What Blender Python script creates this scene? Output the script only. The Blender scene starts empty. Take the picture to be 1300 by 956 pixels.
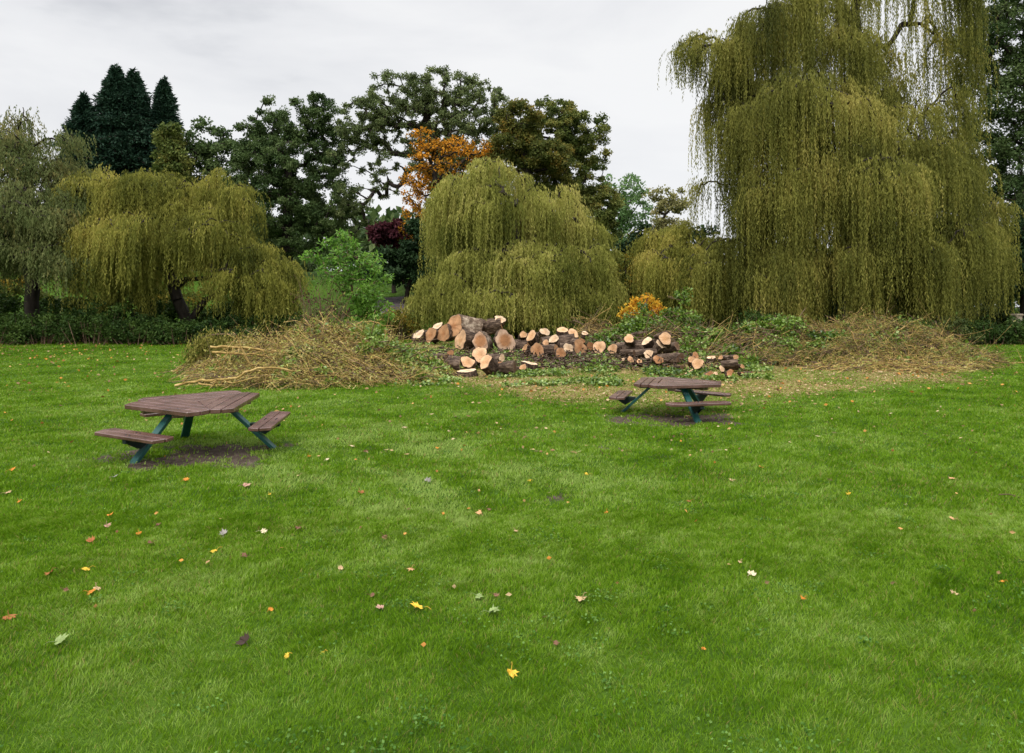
import bpy, math, numpy as np
from mathutils import Vector
rng = np.random.default_rng(7)
F, HY, CH = 900.0, 391.0, 2.0            # focal in px, horizon row, camera height
TAU = 2*math.pi
sc = bpy.context.scene
COL = sc.collection

# ------------------------------------------------------------------ helpers
def sm(a, b, x):
    t = np.clip((np.asarray(x, float)-a)/(b-a), 0, 1); return t*t*(3-2*t)

_nr = np.random.default_rng(11)
_K = [(_nr.normal(size=(7, 2)), _nr.uniform(0, TAU, 7)) for _ in range(12)]
def noise2(x, y, scale, seed=0):
    x = np.asarray(x, float)/scale; y = np.asarray(y, float)/scale
    o = 0
    for k in range(2):
        D, ph = _K[(seed*2+k) % 12]; m = 2.0**k
        for (dx, dy), p in zip(D, ph):
            o = o + np.sin(m*(x*dx+y*dy)*2.2+p)/m
    return o/4.2                                       # about -1..1

def gh(x, y):
    x = np.asarray(x, float); y = np.asarray(y, float)
    z = 0.45*np.clip((y-20)/12, 0, 1) + 0.06*sm(32, 37, y)
    side = 1-sm(2, 12, x)
    bank = sm(36, 62, y)*4.6 + sm(60, 110, y)*3
    z = z + bank*(0.16+0.84*side)
    z = z + 0.022*noise2(x, y, 3.0, 1)*sm(2, 6, y) + 0.012*noise2(x, y, 0.9, 2)
    return z

def P(px, py, d):
    return np.array([(px-650)/F*d, d, CH+(HY-py)/F*d])

def dg(py, px=650):
    lo, hi = 3.0, 45.0
    for _ in range(40):
        m = (lo+hi)/2
        z = float(gh((px-650)/F*m, m))
        if HY+F*(CH-z)/m > py: lo = m
        else: hi = m
    return lo

def tag(o, label=None, cat=None, group=None, kind=None):
    if label: o['label'] = label
    if cat: o['category'] = cat
    if group: o['group'] = group
    if kind: o['kind'] = kind
    return o

def empty(name, loc, label, cat, group=None, rz=0):
    o = bpy.data.objects.new(name, None); COL.objects.link(o)
    o.location = loc; o.rotation_euler = (0, 0, rz); o.empty_display_size = .2
    return tag(o, label, cat, group)

def mesh(name, V, faces, mat, parent=None, tint=None, attrs=None, smooth=False, mats=None, midx=None):
    """faces: int array (N,k) or list of them with different k"""
    V = np.asarray(V, np.float32)
    if parent is not None:
        V = V - np.array(parent.location, np.float32)
    if isinstance(faces, np.ndarray): faces = [faces]
    faces = [f for f in faces if len(f)]
    me = bpy.data.meshes.new(name)
    nl = sum(f.size for f in faces); nf = sum(len(f) for f in faces)
    me.vertices.add(len(V)); me.vertices.foreach_set('co', V.ravel())
    me.loops.add(nl); me.loops.foreach_set('vertex_index', np.concatenate([f.ravel() for f in faces]).astype(np.int32))
    tot = np.concatenate([np.full(len(f), f.shape[1]) for f in faces])
    st = np.concatenate([[0], np.cumsum(tot)[:-1]])
    me.polygons.add(nf); me.polygons.foreach_set('loop_start', st.astype(np.int32))
    me.polygons.foreach_set('use_smooth', np.full(nf, smooth))
    if midx is not None: me.polygons.foreach_set('material_index', np.asarray(midx, np.int32))
    me.update(calc_edges=True)
    for m in (mats or [mat]): me.materials.append(m)
    if tint is not None:
        a = me.attributes.new('tint', 'FLOAT', 'FACE'); a.data.foreach_set('value', np.asarray(tint, np.float32))
    for k, v in (attrs or {}).items():
        a = me.attributes.new(k, 'FLOAT', 'POINT'); a.data.foreach_set('value', np.asarray(v, np.float32))
    o = bpy.data.objects.new(name, me); COL.objects.link(o)
    if parent is not None: o.parent = parent
    return o

def unit(v):
    return v/np.maximum(np.linalg.norm(v, axis=-1, keepdims=True), 1e-9)

def leaf_quads(C, D, L, W, rnd=1.0):
    """rhombus leaves: base C, direction D, length L, width W"""
    n = len(C); D = unit(D)
    r = rng.normal(size=(n, 3)); S = unit(np.cross(D, r))
    L = np.broadcast_to(L, n)[:, None]; W = np.broadcast_to(W, n)[:, None]
    N = np.cross(D, S)
    V = np.stack([C, C+D*L*.45+S*W*.5+N*L*.06, C+D*L, C+D*L*.45-S*W*.5+N*L*.06], 1).reshape(-1, 3)
    return V, np.arange(4*n).reshape(n, 4)

def tubes(A, B, ra, rb, k=5):
    """frusta for segments A->B"""
    A = np.asarray(A, float); B = np.asarray(B, float); n = len(A)
    D = unit(B-A); h = np.where(np.abs(D[:, 2:3]) > .9, [[1, 0, 0]], [[0, 0, 1]])
    U = unit(np.cross(D, h)); W = np.cross(D, U)
    t = np.arange(k)*TAU/k
    c = np.cos(t)[None, :, None]; s = np.sin(t)[None, :, None]
    ring = U[:, None]*c+W[:, None]*s
    Va = A[:, None]+ring*np.reshape(ra, (-1, 1, 1)); Vb = B[:, None]+ring*np.reshape(rb, (-1, 1, 1))
    V = np.concatenate([Va, Vb], 1).reshape(-1, 3)
    i = np.arange(k); j = (i+1) % k
    f = np.stack([i, j, j+k, i+k], 1)
    Fq = (f[None]+(np.arange(n)*2*k)[:, None, None]).reshape(-1, 4)
    return V, Fq

def join(parts):
    Vs, Fs, o = [], [], 0
    for V, Fq in parts:
        Vs.append(V); Fs.append(Fq+o); o += len(V)
    return np.concatenate(Vs), np.concatenate(Fs)

def polytube(pts, rad, k=7):
    """continuous tube through pts (shared rings)"""
    pts = np.asarray(pts, float); n = len(pts)
    T = np.gradient(pts, axis=0); T = unit(T)
    ref = np.array([0, 0, 1.]) if abs(T[0][2]) < .8 else np.array([1., 0, 0])
    U = unit(np.cross(T, ref)); W = np.cross(T, U)
    t = np.arange(k)*TAU/k
    V = pts[:, None]+(U[:, None]*np.cos(t)[None, :, None]+W[:, None]*np.sin(t)[None, :, None])*np.reshape(rad, (-1, 1, 1))
    i = np.arange(k); j = (i+1) % k
    f = np.stack([i, j, j+k, i+k], 1)
    Fq = (f[None]+(np.arange(n-1)*k)[:, None, None]).reshape(-1, 4)
    return V.reshape(-1, 3), Fq

# ------------------------------------------------------------------ materials
def newmat(name):
    m = bpy.data.materials.new(name); m.use_nodes = True
    nt = m.node_tree; nt.nodes.clear()
    return m, nt, nt.nodes, nt.links

def ramp(ns, cols):
    r = ns.new('ShaderNodeValToRGB'); e = r.color_ramp.elements
    n = len(cols)
    while len(e) < n: e.new(.5)
    for i, c in enumerate(cols):
        e[i].position = i/(n-1); e[i].color = (*c, 1)
    return r

def foliage(name, cols, trans=.3, rough=.6, spec=.12, nscale=.35):
    m, nt, ns, ln = newmat(name)
    at = ns.new('ShaderNodeAttribute'); at.attribute_name = 'tint'
    geo = ns.new('ShaderNodeNewGeometry')
    nz = ns.new('ShaderNodeTexNoise'); nz.inputs['Scale'].default_value = nscale; nz.inputs['Detail'].default_value = 2
    ln.new(geo.outputs['Position'], nz.inputs['Vector'])
    mx = ns.new('ShaderNodeMath'); mx.operation = 'MULTIPLY_ADD'
    ln.new(nz.outputs['Fac'], mx.inputs[0]); mx.inputs[1].default_value = 1.0; mx.inputs[2].default_value = -.5
    ad = ns.new('ShaderNodeMath'); ad.operation = 'ADD'; ad.use_clamp = True
    ln.new(at.outputs['Fac'], ad.inputs[0]); ln.new(mx.outputs[0], ad.inputs[1])
    r = ramp(ns, cols); ln.new(ad.outputs[0], r.inputs[0])
    b = ns.new('ShaderNodeBsdfPrincipled'); b.inputs['Roughness'].default_value = rough
    b.inputs['Specular IOR Level'].default_value = spec
    ln.new(r.outputs[0], b.inputs['Base Color'])
    t = ns.new('ShaderNodeBsdfTranslucent'); ln.new(r.outputs[0], t.inputs['Color'])
    ms = ns.new('ShaderNodeMixShader'); ms.inputs[0].default_value = trans
    ln.new(b.outputs[0], ms.inputs[1]); ln.new(t.outputs[0], ms.inputs[2])
    o = ns.new('ShaderNodeOutputMaterial'); ln.new(ms.outputs[0], o.inputs[0])
    return m

def rough_mat(name, cols, scale=6, stretch=(1, 1, 1), rough=.85, bump=.4, spec=.2, detail=6, dist=.02, coord='Object', contrast=1.0):
    m, nt, ns, ln = newmat(name)
    tc = ns.new('ShaderNodeTexCoord'); mp = ns.new('ShaderNodeMapping'); mp.inputs['Scale'].default_value = stretch
    ln.new(tc.outputs[coord], mp.inputs[0])
    nz = ns.new('ShaderNodeTexNoise'); nz.inputs['Scale'].default_value = scale; nz.inputs['Detail'].default_value = detail
    nz.inputs['Roughness'].default_value = .65
    ln.new(mp.outputs[0], nz.inputs['Vector'])
    mr = ns.new('ShaderNodeMapRange'); mr.inputs[1].default_value = .5-.22/contrast; mr.inputs[2].default_value = .5+.22/contrast
    ln.new(nz.outputs['Fac'], mr.inputs[0])
    r = ramp(ns, cols); ln.new(mr.outputs[0], r.inputs[0])
    b = ns.new('ShaderNodeBsdfPrincipled'); b.inputs['Roughness'].default_value = rough
    b.inputs['Specular IOR Level'].default_value = spec
    ln.new(r.outputs[0], b.inputs['Base Color'])
    bp = ns.new('ShaderNodeBump'); bp.inputs['Strength'].default_value = bump; bp.inputs['Distance'].default_value = dist
    ln.new(nz.outputs['Fac'], bp.inputs['Height']); ln.new(bp.outputs[0], b.inputs['Normal'])
    o = ns.new('ShaderNodeOutputMaterial'); ln.new(b.outputs[0], o.inputs[0])
    return m

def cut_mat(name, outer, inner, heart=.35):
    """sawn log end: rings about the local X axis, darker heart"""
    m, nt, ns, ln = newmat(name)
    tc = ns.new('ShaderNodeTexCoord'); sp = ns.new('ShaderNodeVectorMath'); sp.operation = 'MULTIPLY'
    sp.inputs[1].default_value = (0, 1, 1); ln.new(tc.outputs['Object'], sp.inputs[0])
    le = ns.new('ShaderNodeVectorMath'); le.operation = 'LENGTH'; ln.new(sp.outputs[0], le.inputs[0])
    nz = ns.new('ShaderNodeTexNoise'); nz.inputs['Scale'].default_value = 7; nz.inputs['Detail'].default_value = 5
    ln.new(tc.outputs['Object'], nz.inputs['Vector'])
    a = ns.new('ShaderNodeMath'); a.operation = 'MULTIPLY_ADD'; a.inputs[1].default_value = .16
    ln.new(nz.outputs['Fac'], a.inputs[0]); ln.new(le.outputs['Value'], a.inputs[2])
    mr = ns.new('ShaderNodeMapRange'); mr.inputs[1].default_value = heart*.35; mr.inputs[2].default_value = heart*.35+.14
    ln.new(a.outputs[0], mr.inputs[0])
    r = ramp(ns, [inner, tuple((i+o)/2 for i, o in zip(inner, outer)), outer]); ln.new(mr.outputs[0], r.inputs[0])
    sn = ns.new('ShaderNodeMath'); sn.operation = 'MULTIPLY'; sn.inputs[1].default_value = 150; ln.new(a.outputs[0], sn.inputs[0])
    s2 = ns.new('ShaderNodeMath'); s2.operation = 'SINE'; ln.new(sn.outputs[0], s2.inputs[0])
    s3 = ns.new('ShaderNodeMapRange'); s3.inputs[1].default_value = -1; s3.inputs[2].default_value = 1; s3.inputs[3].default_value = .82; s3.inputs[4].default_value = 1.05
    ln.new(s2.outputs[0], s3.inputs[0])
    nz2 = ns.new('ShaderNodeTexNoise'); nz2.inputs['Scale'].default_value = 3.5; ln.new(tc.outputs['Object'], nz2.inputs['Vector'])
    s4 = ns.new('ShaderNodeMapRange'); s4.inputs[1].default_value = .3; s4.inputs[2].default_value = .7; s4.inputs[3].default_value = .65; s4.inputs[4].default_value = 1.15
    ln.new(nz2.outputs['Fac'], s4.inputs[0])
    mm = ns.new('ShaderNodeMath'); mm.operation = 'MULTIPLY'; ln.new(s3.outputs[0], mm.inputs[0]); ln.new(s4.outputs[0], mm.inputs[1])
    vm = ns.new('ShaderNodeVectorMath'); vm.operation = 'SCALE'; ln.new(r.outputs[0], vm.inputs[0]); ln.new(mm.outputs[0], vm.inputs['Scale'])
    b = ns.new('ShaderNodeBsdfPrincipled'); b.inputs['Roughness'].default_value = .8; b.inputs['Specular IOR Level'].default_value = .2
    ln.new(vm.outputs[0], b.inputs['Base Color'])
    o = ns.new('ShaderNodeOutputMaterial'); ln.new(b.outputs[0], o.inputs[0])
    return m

M = {}
M['willow_mid'] = foliage('willow_leaf_green', [(.045, .065, .010), (.18, .195, .035), (.37, .37, .085), (.54, .48, .15)], .38)
M['willow_big'] = foliage('willow_leaf_olive', [(.03, .038, .007), (.13, .138, .026), (.27, .265, .055), (.44, .38, .10)], .36)
M['willow_yellow'] = foliage('willow_leaf_yellow', [(.045, .06, .010), (.16, .17, .03), (.31, .30, .058), (.48, .41, .10)], .38)
M['willow_grey'] = foliage('willow_leaf_grey', [(.04, .06, .016), (.10, .13, .038), (.18, .20, .07), (.26, .22, .07)], .3)
M['conifer'] = foliage('conifer_needles', [(.010, .030, .018), (.02, .05, .028), (.035, .07, .04)], .08, .6)
M['oak'] = foliage('oak_leaf_dark', [(.03, .06, .018), (.075, .12, .036), (.15, .20, .07)], .25)
M['oak_open'] = foliage('oak_leaf_olive', [(.06, .085, .028), (.13, .17, .06), (.24, .28, .11)], .3)
M['rust'] = foliage('rust_leaf', [(.06, .08, .018), (.11, .13, .03), (.18, .17, .035), (.36, .21, .04)], .3)
M['orange'] = foliage('orange_leaf', [(.07, .09, .015), (.30, .15, .015), (.70, .30, .02), (.85, .42, .05)], .35)
M['green'] = foliage('deep_green_leaf', [(.04, .065, .014), (.10, .135, .03), (.20, .22, .055), (.28, .23, .05)], .3)
M['far_green'] = foliage('far_green_leaf', [(.09, .17, .06), (.15, .26, .09), (.22, .33, .13)], .3)
M['far_yellow'] = foliage('far_yellow_leaf', [(.18, .19, .07), (.30, .28, .11), (.36, .32, .15)], .3)
M['purple'] = foliage('purple_leaf', [(.03, .010, .014), (.07, .018, .025), (.11, .03, .035)], .2)
M['evergreen'] = foliage('evergreen_leaf', [(.010, .024, .009), (.02, .045, .016), (.035, .065, .022)], .12)
M['hedge'] = foliage('hedge_leaf', [(.015, .035, .008), (.035, .07, .012), (.075, .12, .022)], .2)
M['hedge_light'] = foliage('hedge_leaf_light', [(.04, .07, .02), (.09, .12, .035), (.17, .17, .06)], .25)
M['elder'] = foliage('bright_leaf', [(.06, .15, .018), (.12, .27, .03), (.22, .40, .05), (.10, .22, .06)], .42, .45, .35)
M['mixed'] = foliage('mixed_shrub_leaf', [(.05, .09, .02), (.10, .13, .025), (.17, .17, .03), (.42, .26, .03)], .35)
M['yellow_shrub'] = foliage('yellow_orange_leaf', [(.60, .10, .03), (.62, .30, .03), (.70, .42, .04), (.55, .42, .05)], .4)
M['ivy'] = foliage('ivy_leaf', [(.03, .065, .006), (.09, .17, .014), (.19, .30, .035), (.40, .48, .16)], .25, .35, .5)
M['brush'] = foliage('dry_willow_leaf', [(.06, .045, .014), (.22, .18, .04), (.44, .38, .09), (.30, .35, .09), (.62, .54, .22)], .25, nscale=2.0)
M['brush2'] = foliage('withered_leaf', [(.04, .04, .012), (.17, .125, .03), (.15, .22, .04), (.34, .26, .06), (.26, .34, .09)], .25, nscale=2.0)
M['litter'] = foliage('fallen_leaf_mix', [(.30, .19, .09), (.48, .30, .12), (.55, .24, .04), (.16, .08, .04), (.52, .40, .20)], .1)
M['chips'] = foliage('wood_chips', [(.14, .08, .04), (.28, .18, .08), (.40, .28, .14), (.58, .45, .28)], .0, .8)
M['grass'] = None
M['bark'] = rough_mat('bark_brown', [(.018, .013, .009), (.055, .042, .030), (.10, .08, .06)], 5, (1, 1, .3), bump=.6)
M['bark_dark'] = rough_mat('bark_dark', [(.012, .009, .007), (.03, .023, .018), (.055, .045, .035)], 4, (1, 1, .3), bump=.5)
M['log_bark'] = rough_mat('log_bark', [(.016, .011, .008), (.075, .048, .032), (.24, .17, .12)], 14, (.3, 1, 1), bump=1.0, dist=.05, contrast=1.2)
M['pale_bark'] = rough_mat('pale_log_bark', [(.03, .02, .014), (.16, .11, .075), (.50, .40, .30)], 4, (.7, 1, 1), bump=1.0, dist=.08, contrast=1.4)
M['cut_pale'] = cut_mat('cut_wood_pale', (.70, .43, .245), (.62, .34, .165))
M['cut_white'] = cut_mat('cut_wood_cream', (.76, .55, .36), (.68, .44, .26))
M['cut_brown'] = cut_mat('cut_wood_brown', (.52, .28, .14), (.44, .20, .085))
M['cut_heart'] = cut_mat('cut_wood_dark_heart', (.66, .44, .30), (.42, .20, .09), .75)
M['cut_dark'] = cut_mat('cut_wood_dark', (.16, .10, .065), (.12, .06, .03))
M['twig'] = rough_mat('willow_twig', [(.13, .08, .028), (.36, .24, .075), (.62, .45, .20)], 5, bump=.2)
M['twig_dark'] = rough_mat('brown_twig', [(.06, .04, .025), (.14, .09, .055), (.22, .15, .10)], 2, bump=.2)
M['plank'] = rough_mat('brown_plank', [(.045, .018, .014), (.115, .052, .043), (.20, .115, .10)], 3.2, (1, 1, 1), rough=.25, bump=.12, spec=1.0, dist=.004)
M['plank_side'] = M['plank']
M['steel'] = rough_mat('green_steel', [(.006, .055, .048), (.009, .075, .066), (.014, .09, .078)], 6, rough=.4, bump=.05, spec=.5)
M['steel_dark'] = rough_mat('dark_steel', [(.006, .012, .012), (.012, .022, .022), (.02, .03, .03)], 6, rough=.5, bump=.05)
M['stone'] = rough_mat('pale_stone', [(.22, .17, .12), (.36, .29, .22), (.48, .41, .33)], 4)
M['path'] = rough_mat('path_tarmac', [(.05, .04, .042), (.08, .065, .066), (.11, .09, .09)], 3)
M['orange_paint'] = rough_mat('orange_paint', [(.6, .12, .03), (.7, .16, .04)], 3, rough=.5, bump=0)

# ------------------------------------------------------------------ world and sun
w = bpy.data.worlds.new('World'); sc.world = w; w.use_nodes = True
ns, ln = w.node_tree.nodes, w.node_tree.links; ns.clear()
SUN_EL, SUN_AZ = math.radians(52), math.radians(205)     # azimuth clockwise from +Y: behind the camera, left
sky = ns.new('ShaderNodeTexSky'); sky.sky_type = 'NISHITA'; sky.sun_disc = False
sky.sun_elevation = SUN_EL; sky.sun_rotation = SUN_AZ
tc = ns.new('ShaderNodeTexCoord'); mp = ns.new('ShaderNodeMapping'); mp.inputs['Scale'].default_value = (1, 1, 3.2)
mp.inputs['Location'].default_value = (.35, 0, .2)
ln.new(tc.outputs['Generated'], mp.inputs[0])
n1 = ns.new('ShaderNodeTexNoise'); n1.inputs['Scale'].default_value = 2.6; n1.inputs['Detail'].default_value = 7; n1.inputs['Roughness'].default_value = .52
n1.inputs['Distortion'].default_value = .3
ln.new(mp.outputs[0], n1.inputs['Vector'])
mr = ns.new('ShaderNodeMapRange'); mr.inputs[1].default_value = .3; mr.inputs[2].default_value = .62; ln.new(n1.outputs['Fac'], mr.inputs[0])
cr = ramp(ns, [(5.7, 5.8, 6.05), (7.1, 7.15, 7.3), (7.7, 7.72, 7.8), (8.1, 8.1, 8.1)]); ln.new(mr.outputs[0], cr.inputs[0])
mixc = ns.new('ShaderNodeMix'); mixc.data_type = 'RGBA'; mixc.inputs[0].default_value = .93
ln.new(sky.outputs[0], mixc.inputs[6]); ln.new(cr.outputs[0], mixc.inputs[7])
sx = ns.new('ShaderNodeSeparateXYZ'); ln.new(tc.outputs['Generated'], sx.inputs[0])
el = ns.new('ShaderNodeMapRange'); el.interpolation_type = 'SMOOTHSTEP'
el.inputs[1].default_value = .38; el.inputs[2].default_value = .9; el.inputs[3].default_value = 1.0; el.inputs[4].default_value = 3.1
ln.new(sx.outputs['Z'], el.inputs[0])
vs = ns.new('ShaderNodeVectorMath'); vs.operation = 'SCALE'; ln.new(mixc.outputs[2], vs.inputs[0]); ln.new(el.outputs[0], vs.inputs['Scale'])
bg = ns.new('ShaderNodeBackground'); bg.inputs[1].default_value = .1; ln.new(vs.outputs[0], bg.inputs[0])
wo = ns.new('ShaderNodeOutputWorld'); ln.new(bg.outputs[0], wo.inputs[0])
sl = bpy.data.lights.new('sun', 'SUN'); sl.energy = 1.5; sl.angle = math.radians(12); sl.color = (1, .96, .9)
so = bpy.data.objects.new('sun', sl); COL.objects.link(so)
sd = Vector((math.sin(SUN_AZ)*math.cos(SUN_EL), math.cos(SUN_AZ)*math.cos(SUN_EL), math.sin(SUN_EL)))
so.rotation_euler = sd.to_track_quat('Z', 'Y').to_euler(); so.location = (0, 0, 50)

# ------------------------------------------------------------------ camera
cam = bpy.data.cameras.new('camera'); co = bpy.data.objects.new('camera', cam); COL.objects.link(co)
cam.sensor_width = 36; cam.lens = 36*F/1300; cam.shift_y = -(478-HY)/1300
cam.clip_start = .1; cam.clip_end = 3000
co.location = (0, 0, CH); co.rotation_euler = (math.radians(90), 0, 0); sc.camera = co
sc.view_settings.view_transform = 'Standard'; sc.view_settings.look = 'None'
sc.view_settings.exposure = 0.25; sc.view_settings.gamma = 1
cy = sc.cycles
cy.max_bounces = 5; cy.diffuse_bounces = 3; cy.glossy_bounces = 2; cy.transmission_bounces = 3; cy.transparent_max_bounces = 4
cy.use_adaptive_sampling = True; cy.adaptive_threshold = .02
cy.use_denoising = True
try: cy.denoiser = 'OPENIMAGEDENOISE'
except Exception: pass
cy.sample_clamp_indirect = 6

# ------------------------------------------------------------------ ground
T1 = (-4.42, 10.0); T2 = (3.08, 13.5)
def px_of(x, y, z=0): return 650+F*x/y, HY+F*(CH-z)/y
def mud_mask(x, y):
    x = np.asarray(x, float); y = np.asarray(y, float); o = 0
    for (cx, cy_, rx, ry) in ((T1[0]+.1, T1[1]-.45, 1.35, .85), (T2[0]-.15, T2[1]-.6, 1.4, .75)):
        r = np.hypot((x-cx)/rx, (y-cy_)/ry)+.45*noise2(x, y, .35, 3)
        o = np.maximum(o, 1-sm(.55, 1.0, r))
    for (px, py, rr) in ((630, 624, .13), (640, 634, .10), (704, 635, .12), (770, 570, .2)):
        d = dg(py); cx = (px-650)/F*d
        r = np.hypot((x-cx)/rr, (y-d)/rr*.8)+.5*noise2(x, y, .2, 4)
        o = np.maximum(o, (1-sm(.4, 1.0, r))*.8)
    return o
def straw_mask(x, y):
    x = np.asarray(x, float); y = np.asarray(y, float)
    px = 650+F*x/np.maximum(y, .5)
    n = noise2(x, y, 2.2, 5)*.9+noise2(x, y, .6, 0)*.4
    near = 17.6 - 4.0*np.exp(-((px-820)/190.)**2)          # sawdust creeps towards the camera near the second table
    a = sm(near-1.4, near+2.5, y+n)*(1-sm(31, 33.5, y))
    b = sm(440, 540, px+25*n)*(1-sm(1160, 1300, px+25*n))
    return a*b*(.62+.38*np.clip(.5+1.1*noise2(x, y, .8, 4), 0, 1))
xs = np.unique(np.concatenate([np.linspace(-700, -60, 9), np.linspace(-60, -24, 25), np.arange(-24, 24, .25), np.linspace(24, 60, 25), np.linspace(60, 700, 9)]))
ys = np.unique(np.concatenate([np.linspace(-60, 0, 7), np.arange(0, 34, .25), np.arange(34, 80, 1.), np.linspace(80, 900, 12)]))
X, Y = np.meshgrid(xs, ys); Z = gh(X, Y)
V = np.stack([X, Y, Z], -1).reshape(-1, 3)
i, j = np.meshgrid(np.arange(len(ys)-1), np.arange(len(xs)-1), indexing='ij')
b0 = (i*len(xs)+j).ravel(); Fq = np.stack([b0, b0+1, b0+1+len(xs), b0+len(xs)], 1)

def ground_color_nodes(ns, ln, blades=False):
    """lawn colour from world position; shared by sheet and blades"""
    geo = ns.new('ShaderNodeNewGeometry')
    n1 = ns.new('ShaderNodeTexNoise'); n1.inputs['Scale'].default_value = .7; n1.inputs['Detail'].default_value = 7; n1.inputs['Roughness'].default_value = .72
    ln.new(geo.outputs['Position'], n1.inputs['Vector'])
    mr = ns.new('ShaderNodeMapRange'); mr.inputs[1].default_value = .33; mr.inputs[2].default_value = .67
    ln.new(n1.outputs['Fac'], mr.inputs[0])
    return geo, mr

def grass_material(name, blades):
    m, nt, ns, ln = newmat(name)
    geo, mr = ground_color_nodes(ns, ln)
    r = ramp(ns, [(.030, .085, .002), (.085, .19, .003), (.155, .28, .010), (.29, .40, .09)]) if blades else ramp(ns, [(.025, .055, .004), (.045, .095, .006), (.07, .13, .012)])
    if blades:
        at = ns.new('ShaderNodeAttribute'); at.attribute_name = 'tint'
        a1 = ns.new('ShaderNodeMath'); a1.operation = 'MULTIPLY_ADD'; a1.inputs[1].default_value = .6; a1.use_clamp = True
        ln.new(mr.outputs[0], a1.inputs[0])
        a2 = ns.new('ShaderNodeMath'); a2.operation = 'MULTIPLY'; a2.inputs[1].default_value = .62; ln.new(at.outputs['Fac'], a2.inputs[0])
        ln.new(a2.outputs[0], a1.inputs[2]); ln.new(a1.outputs[0], r.inputs[0])
        st = ns.new('ShaderNodeAttribute'); st.attribute_name = 'dry'
        mx = ns.new('ShaderNodeMix'); mx.data_type = 'RGBA'; ln.new(st.outputs['Fac'], mx.inputs[0])
        ln.new(r.outputs[0], mx.inputs[6]); mx.inputs[7].default_value = (.30, .23, .085, 1)
        b = ns.new('ShaderNodeBsdfPrincipled'); b.inputs['Roughness'].default_value = .6; b.inputs['Specular IOR Level'].default_value = .12
        ln.new(mx.outputs[2], b.inputs['Base Color'])
        t = ns.new('ShaderNodeBsdfTranslucent'); ln.new(mx.outputs[2], t.inputs['Color'])
        ms = ns.new('ShaderNodeMixShader'); ms.inputs[0].default_value = .35
        ln.new(b.outputs[0], ms.inputs[1]); ln.new(t.outputs[0], ms.inputs[2]); out = ms.outputs[0]
    else:
        ln.new(mr.outputs[0], r.inputs[0])
        def att(n):
            a = ns.new('ShaderNodeAttribute'); a.attribute_name = n; return a.outputs['Fac']
        n2 = ns.new('ShaderNodeTexNoise'); n2.inputs['Scale'].default_value = 9; n2.inputs['Detail'].default_value = 6; n2.inputs['Roughness'].default_value = .7
        ln.new(geo.outputs['Position'], n2.inputs['Vector'])
        def edge(fac, lo, hi, k=1.0):
            a = ns.new('ShaderNodeMath'); a.operation = 'MULTIPLY_ADD'; a.inputs[1].default_value = k; ln.new(n2.outputs['Fac'], a.inputs[0]); ln.new(fac, a.inputs[2])
            q = ns.new('ShaderNodeMapRange'); q.inputs[1].default_value = lo; q.inputs[2].default_value = hi; ln.new(a.outputs[0], q.inputs[0]); return q.outputs[0]
        sr = ramp(ns, [(.07, .06, .02), (.17, .13, .05), (.30, .22, .09), (.42, .33, .18)])
        q = ns.new('ShaderNodeMapRange'); q.inputs[1].default_value = .3; q.inputs[2].default_value = .7; ln.new(n2.outputs['Fac'], q.inputs[0]); ln.new(q.outputs[0], sr.inputs[0])
        mx = ns.new('ShaderNodeMix'); mx.data_type = 'RGBA'; ln.new(edge(att('straw'), .85, 1.35), mx.inputs[0])
        ln.new(r.outputs[0], mx.inputs[6]); ln.new(sr.outputs[0], mx.inputs[7])
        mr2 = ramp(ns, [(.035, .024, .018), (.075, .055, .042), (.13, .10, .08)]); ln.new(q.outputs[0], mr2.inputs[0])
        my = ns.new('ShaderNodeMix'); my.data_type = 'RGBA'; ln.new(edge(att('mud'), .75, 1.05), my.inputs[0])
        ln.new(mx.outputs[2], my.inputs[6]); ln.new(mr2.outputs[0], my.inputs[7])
        b = ns.new('ShaderNodeBsdfPrincipled'); b.inputs['Roughness'].default_value = .9; b.inputs['Specular IOR Level'].default_value = .1
        ln.new(my.outputs[2], b.inputs['Base Color'])
        n3 = ns.new('ShaderNodeTexNoise'); n3.inputs['Scale'].default_value = 25; n3.inputs['Detail'].default_value = 5; ln.new(geo.outputs['Position'], n3.inputs['Vector'])
        bp = ns.new('ShaderNodeBump'); bp.inputs['Strength'].default_value = .8; bp.inputs['Distance'].default_value = .05
        ln.new(n3.outputs['Fac'], bp.inputs['Height']); ln.new(bp.outputs[0], b.inputs['Normal']); out = b.outputs[0]
    o = ns.new('ShaderNodeOutputMaterial'); ln.new(out, o.inputs[0])
    return m
M['ground'] = grass_material('lawn_soil', False); M['grass'] = grass_material('grass_blade', True)
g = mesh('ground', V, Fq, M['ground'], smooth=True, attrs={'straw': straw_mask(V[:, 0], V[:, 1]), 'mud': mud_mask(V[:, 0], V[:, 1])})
tag(g, kind='structure')

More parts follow.
